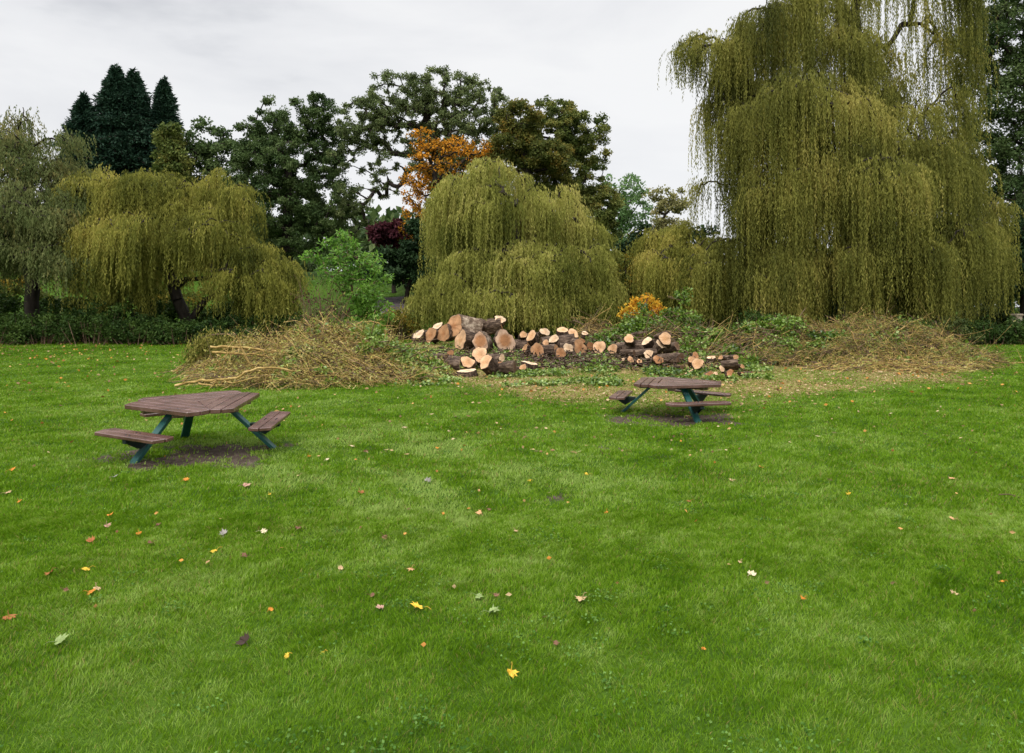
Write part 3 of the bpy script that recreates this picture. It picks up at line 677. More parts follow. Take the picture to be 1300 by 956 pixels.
def hedge(name, label, px0, px1, top, base, mat, n=5000, depth=1.0, L=.11, W=.075):
    pm = (px0+px1)/2; d = dg(base, pm)+depth
    cx = (pm-650)/F*d; bz = float(gh(cx, d)); e = empty(name, (cx, d, bz), label, 'shrub')
    hw = (px1-px0)/2/F*d*1.12; H = (base-top)/F*d
    k = 70; u = rng.uniform(-1, 1, k); v = rng.uniform(-1, 1, k)
    hh = H*np.sqrt(np.clip(1-(np.abs(u))**3*.8, .05, 1))*(.8+.3*rng.random(k))
    X = cx+u*hw; Yv = d+v*depth; Zb = gh(X, Yv)
    C = np.stack([X, Yv, Zb+hh*rng.uniform(.15, .95, k)], 1)
    S0 = np.stack([X*.6+cx*.4, Yv, Zb-.05], 1)
    V, Fq = tubes(S0, C, .02, .008, 4); mesh('stems', V, Fq, M['twig_dark'], e)
    V, Fq, t = leaf_cloud(C, n, .34, L, W); 
    keep = (V.reshape(-1, 4, 3)[:, :, 2].min(1) > gh(V[::4, 0], V[::4, 1])-.02)
    V = V.reshape(-1, 4, 3)[keep].reshape(-1, 3); Fq = np.arange(len(V)).reshape(-1, 4); t = t[keep]
    mesh('foliage', V, Fq, M[mat], e, tint=t)
for a, b, top, base, m_, lab in (
    (-110, -20, 398, 438, 'hedge', 'dark low shrub at the far left end of the hedge line'),
    (-30, 40, 402, 438, 'hedge', 'dark low shrub left of the straight willow trunk'),
    (35, 105, 396, 438, 'hedge', 'dark low shrub right of the straight willow trunk'),
    (95, 165, 388, 438, 'hedge', 'taller dark shrub between the two left willow trunks'),
    (155, 215, 404, 438, 'hedge', 'dark low shrub just left of the forked trunk'),
    (205, 275, 410, 438, 'hedge', 'dark low shrub at the foot of the forked trunk'),
    (265, 325, 404, 437, 'hedge', 'dark low shrub right of the forked trunk above the pile tip'),
    (315, 385, 396, 434, 'hedge', 'dark shrub at the right end of the left hedge line'),
    (1165, 1225, 404, 440, 'hedge_light', 'lighter shrub at the left end of the right hedge'),
    (1215, 1275, 410, 438, 'hedge', 'dark trimmed shrub in the middle of the right hedge'),
    (1262, 1330, 408, 438, 'hedge', 'dark shrub at the right edge beneath the stone pillar'),
    (1320, 1400, 400, 438, 'hedge', 'dark shrub beyond the right end of the hedge'),
    (488, 530, 396, 432, 'mixed', 'olive tufted shrub between green bush and central willow'),
    (935, 1000, 398, 440, 'hedge', 'green shrub in shade under the left of the great willow'),
    (1080, 1180, 405, 440, 'hedge', 'dark shrub behind the right brush pile')):
    hedge('low_shrub', lab, a, b, top, base, m_, 5200)

for px, d, lab, bl in ((-30, 38, 'dark undergrowth bush left of the straight willow trunk', [(-30, 385, 45, 30), (5, 398, 30, 20)]),
                    (80, 38, 'dark undergrowth bush right behind the straight willow trunk', [(75, 398, 30, 20)]),
                    (135, 37, 'big dark undergrowth bush between the two left willows', [(125, 365, 30, 40), (160, 375, 30, 34), (105, 390, 24, 24)]),
                    (205, 38, 'dark undergrowth bush close behind the forked willow on its left', [(200, 400, 26, 18)]),
                    (290, 38.5, 'dark undergrowth bush behind the forked willow on its right', [(285, 402, 34, 16)]),
                    (345, 37, 'dark undergrowth bush under the right skirt of the forked willow', [(340, 385, 30, 26), (365, 400, 20, 20)])):
    broadleaf('undergrowth_bush', lab, d, px, bl, 'hedge', 70, 7000, .4, .15, .1, rt=.06, cat='bush', group='undergrowth bushes under the left willows')
for px, d, lab, bl in ((20, 43, 'loose green bank bush farthest left behind the grey willow', [(20, 372, 34, 20), (-20, 365, 40, 26)]), (215, 44, 'loose green bank bush seen between the forked trunks', [(190, 375, 34, 18), (235, 385, 30, 14)]), (300, 44, 'loose green bank bush right of the forked trunk', [(290, 372, 34, 20), (335, 365, 30, 20)])):
    broadleaf('bank_bush', lab, d, px, bl, 'mixed', 60, 4200, .45, .18, .11, rt=.05, cat='bush')
for px, d, lab, bl in ((650, 39, 'dark undergrowth bush right behind the central willow', [(620, 395, 50, 26), (690, 395, 50, 26)]),
                    (1240, 42, 'yellowish undergrowth bush beyond the right hedge', [(1210, 402, 36, 14), (1250, 404, 30, 14)]),
                    (1320, 43, 'dark undergrowth bush beyond the stone pillar', [(1320, 392, 40, 26), (1380, 380, 40, 36)])):
    broadleaf('undergrowth_bush', lab, d, px, bl, 'hedge_light' if 'yellowish' in lab else 'hedge', 70, 7500, .4, .16, .1, rt=.06, cat='bush')
# stone pillar and path bits
d = 36.5
def boxmesh(cx, cy_, z0, sx, sy, sz, bev=.02):
    import bmesh
    bm = bmesh.new(); bmesh.ops.create_cube(bm, size=1)
    for v in bm.verts: v.co = (cx+v.co.x*sx, cy_+v.co.y*sy, z0+(v.co.z+.5)*sz)
    bmesh.ops.bevel(bm, geom=bm.edges[:], offset=bev, segments=2, affect='EDGES')
    return bm
def bmobj(name, bm, mat, parent=None):
    me = bpy.data.meshes.new(name)
    if parent is not None:
        off = Vector(parent.location)
        for v in bm.verts: v.co -= off
    bm.to_mesh(me); bm.free(); me.materials.append(mat); o = bpy.data.objects.new(name, me); COL.objects.link(o)
    if parent is not None: o.parent = parent
    return o
p = P(1291, 420, d)
e = empty('stone_pillar', (p[0], d, float(gh(p[0], d))), 'pale stone pillar standing at the right edge behind the hedge', 'pillar')
z0 = e.location[2]
bmobj('shaft', boxmesh(p[0], d, z0-.05, .34, .34, 1.15), M['stone'], e); bmobj('cap', boxmesh(p[0], d, z0+1.1, .42, .42, .1), M['stone'], e)
p = P(1306, 420, d)
tag(bmobj('stone_wall', boxmesh(p[0]+.9, d, float(gh(p[0], d))-.05, 2.2, .3, .82), M['stone']), 'low stone wall running right from the stone pillar', 'wall')
# path on the bank
px_, py_ = np.meshgrid(np.linspace(478, 560, 20), np.array([44.5, 46, 47.5, 49]))
Xp = (px_-650)/F*py_; V = np.stack([Xp, py_+(px_-520)*.02, gh(Xp, py_+(px_-520)*.02)+.02], -1).reshape(-1, 3)
i, j = np.meshgrid(np.arange(3), np.arange(19), indexing='ij'); b0 = (i*20+j).ravel()
tag(mesh('path', V, np.stack([b0, b0+1, b0+21, b0+20], 1), M['path'], smooth=True), kind='structure')

# ------------------------------------------------------------------ brush piles
def pile_h(G, x, y):
    z = 0
    for (cx, cy_, sx, sy, h) in G:
        z = np.maximum(z, h*np.exp(-(((x-cx)/sx)**2+((y-cy_)/sy)**2)))
    return z*(1+.28*noise2(x, y, .7, 3)+.14*noise2(x, y, .3, 5))
def brush_pile(name, label, G, ntw, nlv, heading, tw='twig', lv='brush', spread=.5, rt=(.006, .016), tlen=(.7, 2.2), extra=(), ivy=0, dark=.25, LW=(.085, .028)):
    G = [(g_[0], g_[1], g_[2], g_[3], g_[4]) for g_ in G]
    cx = np.mean([g_[0] for g_ in G]); cyy = np.mean([g_[1] for g_ in G])
    e = empty(name, (cx, cyy, float(gh(cx, cyy))), label, 'brush pile')
    Wt = np.array([g_[2]*g_[3]*g_[4]**.5 for g_ in G]); Wt /= Wt.sum()
    def pts(n, out=1.05):
        ch = rng.choice(len(G), n, p=Wt); A = np.array(G)[ch]
        r = np.sqrt(rng.random(n))*out*1.25; a = rng.uniform(0, TAU, n)
        x = A[:, 0]+np.cos(a)*r*A[:, 2]; y = A[:, 1]+np.sin(a)*r*A[:, 3]
        return x, y
    def twigs(n, mat, nm, r0, r1, l0, l1):
        x, y = pts(n); H = pile_h(G, x, y); f = rng.random(n)**.45; z = H*f+.03
        hd = heading+rng.normal(0, spread, n)+(rng.random(n) < .2)*rng.uniform(0, 3, n)
        L = rng.uniform(l0, l1, n)
        eps = .15; sx = (pile_h(G, x+eps, y)-pile_h(G, x-eps, y))/(2*eps); sy = (pile_h(G, x, y+eps)-pile_h(G, x, y-eps))/(2*eps)
        dx, dy = np.cos(hd), np.sin(hd); dz = np.clip(sx*dx+sy*dy, -.7, .7)+rng.normal(0, .18, n)+(rng.random(n) < .07)*rng.uniform(.3, 1.3, n)
        K = 6; t = np.linspace(-.5, .5, K)
        bend = rng.normal(0, .22, n); droop = rng.uniform(0, .28, n)*L; side = np.stack([-dy, dx], 1)
        Pn = np.zeros((n, K, 3))
        for k in range(K):
            tt = t[k]
            Pn[:, k, 0] = x+dx*L*tt+side[:, 0]*bend*L*(tt*tt-.1)+rng.normal(0, .018, n)
            Pn[:, k, 1] = y+dy*L*tt+side[:, 1]*bend*L*(tt*tt-.1)+rng.normal(0, .018, n)
            Pn[:, k, 2] = z+dz*L*tt-droop*(tt*tt*2)+.12*droop+rng.normal(0, .012, n)
        g_ = gh(Pn[..., 0], Pn[..., 1]); Pn[..., 2] = np.maximum(Pn[..., 2], 0)+g_+.01
        rad = rng.uniform(r0, r1, n)
        A = Pn[:, :-1].reshape(-1, 3); B = Pn[:, 1:].reshape(-1, 3)
        tp = np.linspace(1, .35, K)
        V, Fq = tubes(A, B, (rad[:, None]*tp[None, :-1]).ravel(), (rad[:, None]*tp[None, 1:]).ravel(), 3)
        mesh(nm, V, Fq, M[mat], e)
        return Pn
    P1 = twigs(int(ntw*(1-dark)), tw, 'twigs', rt[0], rt[1], *tlen)
    P2 = twigs(int(ntw*dark), 'twig_dark', 'dark_twigs', rt[0], rt[1]*1.15, *tlen)
    Pa = np.concatenate([P1, P2])
    ii = rng.integers(0, len(Pa), nlv); kk = rng.integers(1, 6, nlv)
    pos = Pa[ii, kk]+rng.normal(0, .05, (nlv, 3)); pos[:, 2] = np.maximum(pos[:, 2], gh(pos[:, 0], pos[:, 1])+.01)
    D = (Pa[ii, kk]-Pa[ii, kk-1]); D = unit(D)+rng.normal(0, .55, (nlv, 3))
    V, Fq = leaf_quads(pos, D, LW[0]*rng.uniform(.7, 1.5, nlv), LW[1]*rng.uniform(.7, 1.5, nlv))
    mesh('dry_leaves', V, Fq, M[lv], e, tint=np.clip(.5*noise2(pos[:, 0], pos[:, 1], .8, 2)*.6+rng.random(nlv)*.9, 0, 1))
    if ivy:
        x, y = pts(60); H = pile_h(G, x, y); C = np.stack([x, y, gh(x, y)+H*rng.uniform(.5, 1.05, 60)], 1)
        V, Fq, t = leaf_cloud(C, ivy, .28, .12, .09); mesh('green_leaves', V, Fq, M['ivy'], e, tint=t)
    for bpts, r0, r1 in extra:
        r0 *= .75; r1 *= .75; bpts = bpts+rng.normal(0, .018, bpts.shape)
        pr_ = [polytube(bpts, np.linspace(r0, r1, len(bpts))*rng.uniform(.85, 1.15, len(bpts)), 7)]
        for _ in range(7):
            q0 = bpts[rng.integers(1, len(bpts)-1)]; dd_ = unit(bpts[-1]-bpts[0])*rng.uniform(.1, .5)+rng.normal(0, .22, 3)
            q1 = q0+dd_; q1[2] = max(q1[2], float(gh(q1[0], q1[1]))+.02)
            pr_.append(polytube([q0, (q0+q1)/2+rng.normal(0, .03, 3), q1], [r1*.7, r1*.5, r1*.25], 5))
        V, Fq = join(pr_); mesh('branch', V, Fq, M['twig'], e, smooth=True)
    return e

def pxpath(pts, d):
    """pts: px,py[,dd]; smoothed"""
    A = np.array([P(q[0], q[1], d+(q[2] if len(q) > 2 else 0)) for q in pts])
    n = len(A); t = np.linspace(0, n-1, n*3); o = np.stack([np.interp(t, np.arange(n), A[:, a]) for a in range(3)], 1)
    o[1:-1] = (o[:-2]+2*o[1:-1]+o[2:])/4
    return o
ivy_spots = []
def G_(px, base, d, sx, sy, h): return ((px-650)/F*d, d, sx, sy, h)
brush_pile('brush_pile', 'tan pile of cut willow branches and twigs left of the logs',
    [G_(345, 0, 20.5, 1.7, 1.5, 1.05), G_(400, 0, 21.5, 1.7, 1.7, 1.4), G_(455, 0, 21.5, 1.7, 1.7, 1.15), G_(385, 0, 19.2, 2.0, 1.5, .85), G_(490, 0, 20.8, 1.5, 1.6, .7), G_(300, 0, 22, 1.2, 1.2, .75)],
    5200, 52000, math.radians(-14), spread=.75, rt=(.004, .011), tlen=(.4, 1.7), dark=.38, extra=[
    (pxpath([(268, 441), (290, 440), (320, 442), (345, 446), (372, 451)], 19.2), .05, .03),
    (pxpath([(270, 447), (300, 448), (335, 452), (370, 458)], 19.0), .045, .02),
    (pxpath([(222, 489), (250, 484), (275, 483), (300, 480), (318, 470), (340, 466), (372, 470)], 17.4), .05, .03),
    (pxpath([(250, 486), (275, 490), (285, 485), (305, 484), (330, 478)], 17.35), .035, .02),
    (pxpath([(400, 405), (415, 412), (430, 420), (455, 425), (480, 428)], 22.5), .045, .02),
    (pxpath([(440, 415), (462, 407), (482, 410), (492, 422), (488, 432)], 22), .03, .02),
    (pxpath([(300, 425), (305, 440), (318, 462), (325, 470)], 18.8), .025, .02),
    (pxpath([(280, 470), (278, 460), (285, 452), (300, 445)], 18.6), .022, .015),
    ], ivy=2600)
ivy_spots.append(('trailing ivy heap', 'green ivy trailing over the right end of the tan pile', [G_(480, 0, 20.6, .9, .8, .95), G_(515, 0, 20.4, 1.0, .8, .6), G_(450, 0, 20.2, .9, .6, .8), G_(540, 0, 20.6, .9, .8, .4)], 7000))
ivy_spots.append(('x', 'green ivy and leaves piled on the left shoulder of the orange brown tangle', [G_(1010, 0, 24.6, 1.3, .9, 1.0), G_(1045, 0, 24.4, 1.2, .8, 1.05), G_(1080, 0, 24.2, .9, .6, .7), G_(1000, 0, 23.9, .9, .5, .4)], 7500))
ivy_spots.append(('x', 'thin patch of green leaves on the middle of the orange brown tangle', [G_(1125, 0, 24.4, 1.0, .7, 1.0), G_(1150, 0, 25.6, 1.2, .6, 1.05)], 1800))
# hanging leafy tip at its left end
e = empty('leafy_branch', P(262, 440, 22), 'drooping green leafy willow branch at the left tip of the tan pile', 'branch')
B = pxpath([(300, 425), (275, 424), (255, 428), (242, 440)], 21.5); B[:, 2] = np.maximum(B[:, 2], gh(B[:, 0], B[:, 1])+.03); V, Fq = polytube(B, np.linspace(.03, .01, len(B)), 5); mesh('stem', V, Fq, M['twig_dark'], e)
ii = rng.integers(0, len(B), 2600); s = rng.random(2600); pos = B[ii]+rng.normal(0, .14, (2600, 3)); pos[:, 2] -= s*.5; pos[:, 2] = np.maximum(pos[:, 2], gh(pos[:, 0], pos[:, 1])+.02)
V, Fq = leaf_quads(pos, np.array([0, 0, -1.])+rng.normal(0, .4, (2600, 3)), .11, .03); mesh('foliage', V, Fq, M['willow_big'], e, tint=rng.random(2600))

brush_pile('brush_pile', 'orange brown tangle of willow twigs on the right below the great willow',
    [G_(1060, 0, 25.5, 2.2, 1.8, 1.25), G_(1120, 0, 25.5, 2.0, 1.8, 1.25), G_(1170, 0, 25, 1.8, 1.6, .9), G_(1010, 0, 25, 1.6, 1.6, .95), G_(1195, 0, 24.2, 1.1, 1.2, .4), G_(1090, 0, 23.8, 2.6, 1.1, .75)],
    5200, 52000, math.radians(-20), spread=1.1, lv='brush2', rt=(.004, .011), tlen=(.4, 1.6), dark=.42, extra=[
    (pxpath([(1130, 424), (1140, 420), (1150, 414), (1157, 409)], 24.8), .035, .015),
    (pxpath([(1140, 455), (1160, 452), (1185, 442), (1205, 448), (1225, 454)], 23.6), .035, .02),
    (pxpath([(1205, 455), (1225, 458), (1250, 455), (1275, 460), (1330, 462)], 23.6), .035, .02),
    (pxpath([(1195, 445), (1200, 430), (1212, 424), (1222, 430)], 24), .02, .012),
    (pxpath([(1080, 420), (1084, 432), (1082, 446)], 23.4), .03, .02),
    (pxpath([(1160, 440), (1168, 452), (1172, 460)], 23.2), .03, .02)], ivy=4200)
brush_pile('brush_pile', 'low spill of twigs and dry leaves at the right end of the tangle',
    [G_(1160, 0, 22.6, 1.5, .8, .2), G_(1200, 0, 22.8, .9, .6, .16), G_(1110, 0, 22.4, 1.5, .7, .16)], 420, 4500, math.radians(0), spread=.8)

def ivy_mound(name, label, G, nl, mat='ivy', R=.34, L=.12, W=.10, ncl=130, twn=260):
    cx = np.mean([g_[0] for g_ in G]); cyy = np.mean([g_[1] for g_ in G])
    e = empty(name, (cx, cyy, float(gh(cx, cyy))), label, 'cut ivy')
    Wt = np.array([g_[2]*g_[3]*g_[4]**.5 for g_ in G]); Wt /= Wt.sum(); ch = rng.choice(len(G), ncl, p=Wt); A = np.array(G)[ch]
    r = np.sqrt(rng.random(ncl))*1.2; a = rng.uniform(0, TAU, ncl)
    x = A[:, 0]+np.cos(a)*r*A[:, 2]; y = A[:, 1]+np.sin(a)*r*A[:, 3]; H = pile_h(G, x, y)
    C = np.stack([x, y, gh(x, y)+H*rng.uniform(.25, 1.0, ncl)], 1)
    V, Fq, t = leaf_cloud(C, nl, R, L, W, droop=.1)
    V = V.reshape(-1, 4, 3); k = V[:, :, 2].min(1) > gh(V[:, 0, 0], V[:, 0, 1]); V = V[k].reshape(-1, 3); t = t[k]
    mesh('foliage', V, np.arange(len(V)).reshape(-1, 4), M[mat], e, tint=t)
    a_ = C[rng.integers(0, ncl, twn)]; dv = rng.normal(0, .5, (twn, 3)); dv[:, 2] *= .4
    b_ = a_+dv; b_[:, 2] = np.maximum(b_[:, 2], gh(b_[:, 0], b_[:, 1])+.03); V, Fq = tubes(a_, b_, .018, .008, 4); mesh('stems', V, Fq, M['twig_dark'], e)
ivy_mound('ivy_heap', 'glossy green heap of cut ivy in front of the yellow orange shrub', [G_(815, 0, 28.5, 1.1, 1.0, 1.75), G_(790, 0, 28.3, 1.0, .9, 1.25), G_(770, 0, 28, .8, .8, .8)], 9500)
ivy_mound('ivy_heap', 'rounded heap of cut ivy right of the glossy one, above the stacked logs', [G_(862, 0, 28, 1.0, 1.0, 1.75), G_(885, 0, 26.5, 1.1, .9, 1.05), G_(845, 0, 27.5, .8, .8, 1.2)], 9000)
ivy_mound('ivy_heap', 'wide green heap of ivy and leaves left of the orange brown tangle', [G_(925, 0, 26, 1.2, 1.1, 1.0), G_(955, 0, 25.8, 1.2, 1.1, 1.25), G_(985, 0, 25.6, 1.1, 1.1, 1.2), G_(905, 0, 25, .9, .8, .6), G_(950, 0, 24.3, 1.5, .7, .5)], 14000)
for q in ivy_spots: ivy_mound('ivy_heap', q[1], [(*g_[:4], g_[4]*1.22) for g_ in q[2]], q[3], L=.11, W=.085, R=.26, ncl=130, twn=150)
brush_pile('brush_pile', 'dark twiggy heap under the ivy between the two log groups', [G_(850, 0, 27, 1.3, 1.0, 1.0), G_(900, 0, 26.5, 1.4, 1.0, .9), G_(960, 0, 25, 1.8, 1.0, .9)], 900, 5000, math.radians(10), spread=.9, lv='brush2', dark=.6)
brush_pile('brush_pile', 'small arching heap of twigs behind the middle logs', [G_(755, 0, 30, 1.1, .7, .9), G_(740, 0, 30.5, .7, .6, .7)], 320, 1800, math.radians(20), spread=.9, lv='brush2', dark=.4)

# ivy clippings and chips on the ground (nobody could count them)
n = 60000
px = rng.uniform(470, 980, n); py = rng.uniform(436, 492, n)
yy = np.interp(py, [436, 447, 460, 470, 480, 492], [dg(q) for q in (436, 447, 460, 470, 480, 492)])
xx = (px-650)/F*yy
pm = noise2(xx, yy, .9, 1)*.6+noise2(xx, yy, .35, 4)*.5
k = (pm > .08+.5*np.abs((py-462)/32.)**2)
xx, yy = xx[k], yy[k]; n = len(xx); zz = gh(xx, yy)+rng.random(n)*.13
V, Fq = leaf_quads(np.stack([xx, yy, zz], 1), rng.normal(0, 1, (n, 3))*np.array([1, 1, .45]), .095*rng.uniform(.6, 1.4, n), .075)
tag(mesh('ivy_clippings', V, Fq, M['ivy'], tint=rng.random(n)), 'loose green ivy leaves strewn over the ground between the logs', 'ivy leaves', kind='stuff')
n = 9000
px = rng.uniform(440, 1260, n); py = 448+rng.random(n)**1.3*130
yy = np.interp(py, np.linspace(436, 600, 30), [dg(q) for q in np.linspace(436, 600, 30)]); xx = (px-650)/F*yy
k = rng.random(n) < straw_mask(xx, yy)*.95+.04; xx, yy = xx[k], yy[k]; n = len(xx)
V, Fq = leaf_quads(np.stack([xx, yy, gh(xx, yy)+.02+rng.random(n)*.03], 1), rng.normal(0, 1, (n, 3))*np.array([1, 1, .2]), .07*rng.uniform(.5, 1.6, n), .035)
tag(mesh('wood_chippings', V, Fq, M['chips'], tint=rng.random(n)), 'pale wood chips and straw scattered around the log pile', 'wood chips', kind='stuff')
# small scattered leaf litter
n = 5200
y1 = 4+29*rng.random(n)**.8; x1 = rng.uniform(-.8, .8, n)*y1
pxl = 650+F*x1/y1
den = .10+.8*np.exp(-((pxl-40)/130)**2)*sm(22, 28, y1)+.16*sm(12, 20, y1)+.5*straw_mask(x1, y1)*.6
k = rng.random(n) < den; x1, y1 = x1[k], y1[k]; n = len(x1)
V, Fq = leaf_quads(np.stack([x1, y1, gh(x1, y1)+.035+.02*rng.random(n)], 1), rng.normal(0, 1, (n, 3))*np.array([1, 1, .25]), .075*rng.uniform(.6, 1.3, n)*np.clip(y1/14, .55, 1.3), .055*np.clip(y1/14, .55, 1.3))
tag(mesh('leaf_litter', V, Fq, M['litter'], tint=rng.random(n)), 'small brown and orange leaves scattered thinly over the lawn', 'leaf litter', kind='stuff')

# clover and flat weeds growing in the lawn
nc = 260; y0 = 2.6+12*rng.random(nc)**1.2; x0 = rng.uniform(-.8, .8, nc)*y0
ci = rng.integers(0, nc, 7500); sp_ = rng.uniform(.03, .14, nc)
x1 = x0[ci]+rng.normal(0, 1, 7500)*sp_[ci]; y1 = y0[ci]+rng.normal(0, 1, 7500)*sp_[ci]
V, Fq = leaf_quads(np.stack([x1, y1, gh(x1, y1)+.018+.014*rng.random(7500)], 1), rng.normal(0, 1, (7500, 3))*np.array([1, 1, .3]), .020, .015)
M['clover'] = foliage('clover_leaf', [(.04, .11, .015), (.09, .19, .03), (.17, .29, .07)], .25)
tag(mesh('clover', V, Fq, M['clover'], tint=rng.random(7500)), 'patches of small leaved clover growing low in the lawn', 'clover', kind='stuff')

# ------------------------------------------------------------------ logs
def log(label, px, base, r, ln_, yaw, pitch, lift=0, cut='cut_pale', bark='log_bark', name='log', cat='log', flat=1.0, rough=.09, dd=0, roll=0, d=None):
    """px,base = where it stands in the photo; r,len in photo px; axis points to the visible sawn face"""
    d = (dg(base, px) if d is None else d)+dd; s = d/F; R = r*s*1.2; Ln = ln_*s*1.15
    ya, pi = math.radians(yaw), math.radians(pitch)
    ax = Vector((math.sin(ya)*math.cos(pi), -math.cos(ya)*math.cos(pi), math.sin(pi)))
    ext = abs(ax.z)*Ln/2+math.sqrt(max(0, 1-ax.z**2))*R*(1 if flat == 1 else .9)
    x = (px-650)/F*d; z = float(gh(x, d))+ext*.97-.02+lift*s
    K, S = 22, 5
    t = np.arange(K)*TAU/K
    ph = rng.uniform(0, TAU, 4)
    prof = 1+rough*(np.sin(2*t+ph[0])*.7+np.sin(3*t+ph[1])*.6+.4*np.sin(5*t+ph[2])+.3*np.sin(8*t+ph[3]))
    prof /= prof.max()
    if flat == 1.0 and r < 9: flat = rng.uniform(.68, 1.0); roll = rng.uniform(-70, 70)
    tap = rng.uniform(-.12, .12); shear = rng.uniform(-.35, .35)
    V = []
    for a in np.linspace(-.5, .5, S):
        pr = prof*(1+rng.normal(0, .022 if abs(a) < .5 else .006, K))
        pr = pr*(1+tap*a*2); V.append(np.stack([a*Ln+shear*np.cos(t)*R*(1 if abs(a) == .5 else .5)*(1 if a > 0 else -.4), np.cos(t)*pr*R, np.sin(t)*pr*R*flat], 1))
    for V_ in (V[0], V[-1]): V_[:, 0] += rng.normal(0, .004, K)
    V = np.concatenate(V)
    i = np.arange(K); j = (i+1) % K; f = np.stack([i, j, j+K, i+K], 1)
    Fq = (f[None]+(np.arange(S-1)*K)[:, None, None]).reshape(-1, 4)
    o = mesh(name, V, Fq, M[bark], smooth=True)
    for sgn, r_ in ((1, V[-K:]), (-1, V[:K])):
        rim = r_*np.array([1, .955, .955]); rim[:, 0] += sgn*.006
        cen = np.array([[sgn*Ln/2+sgn*.006, 0, 0]])
        edge_ = r_*np.array([1, 1.0, 1.0])
        VV = np.concatenate([edge_, rim, cen])
        q = np.stack([i, j, j+K, i+K], 1); tr = np.stack([i+K, j+K, np.full(K, 2*K)], 1)
        if sgn < 0: q = q[:, ::-1]; tr = tr[:, ::-1]
        fc = mesh('cut_face', VV, [q, tr], None, mats=[M[bark], M[cut]], midx=[0]*K+[1]*K)
        fc.parent = o
    o.location = (x, d, z)
    q = ax.to_track_quat('X', 'Z')
    from mathutils import Quaternion
    o.rotation_mode = 'QUATERNION'; o.rotation_quaternion = q @ Quaternion((1, 0, 0), math.radians(roll))
    tag(o, label, cat, 'sawn logs and slices of the felled tree')
    return o

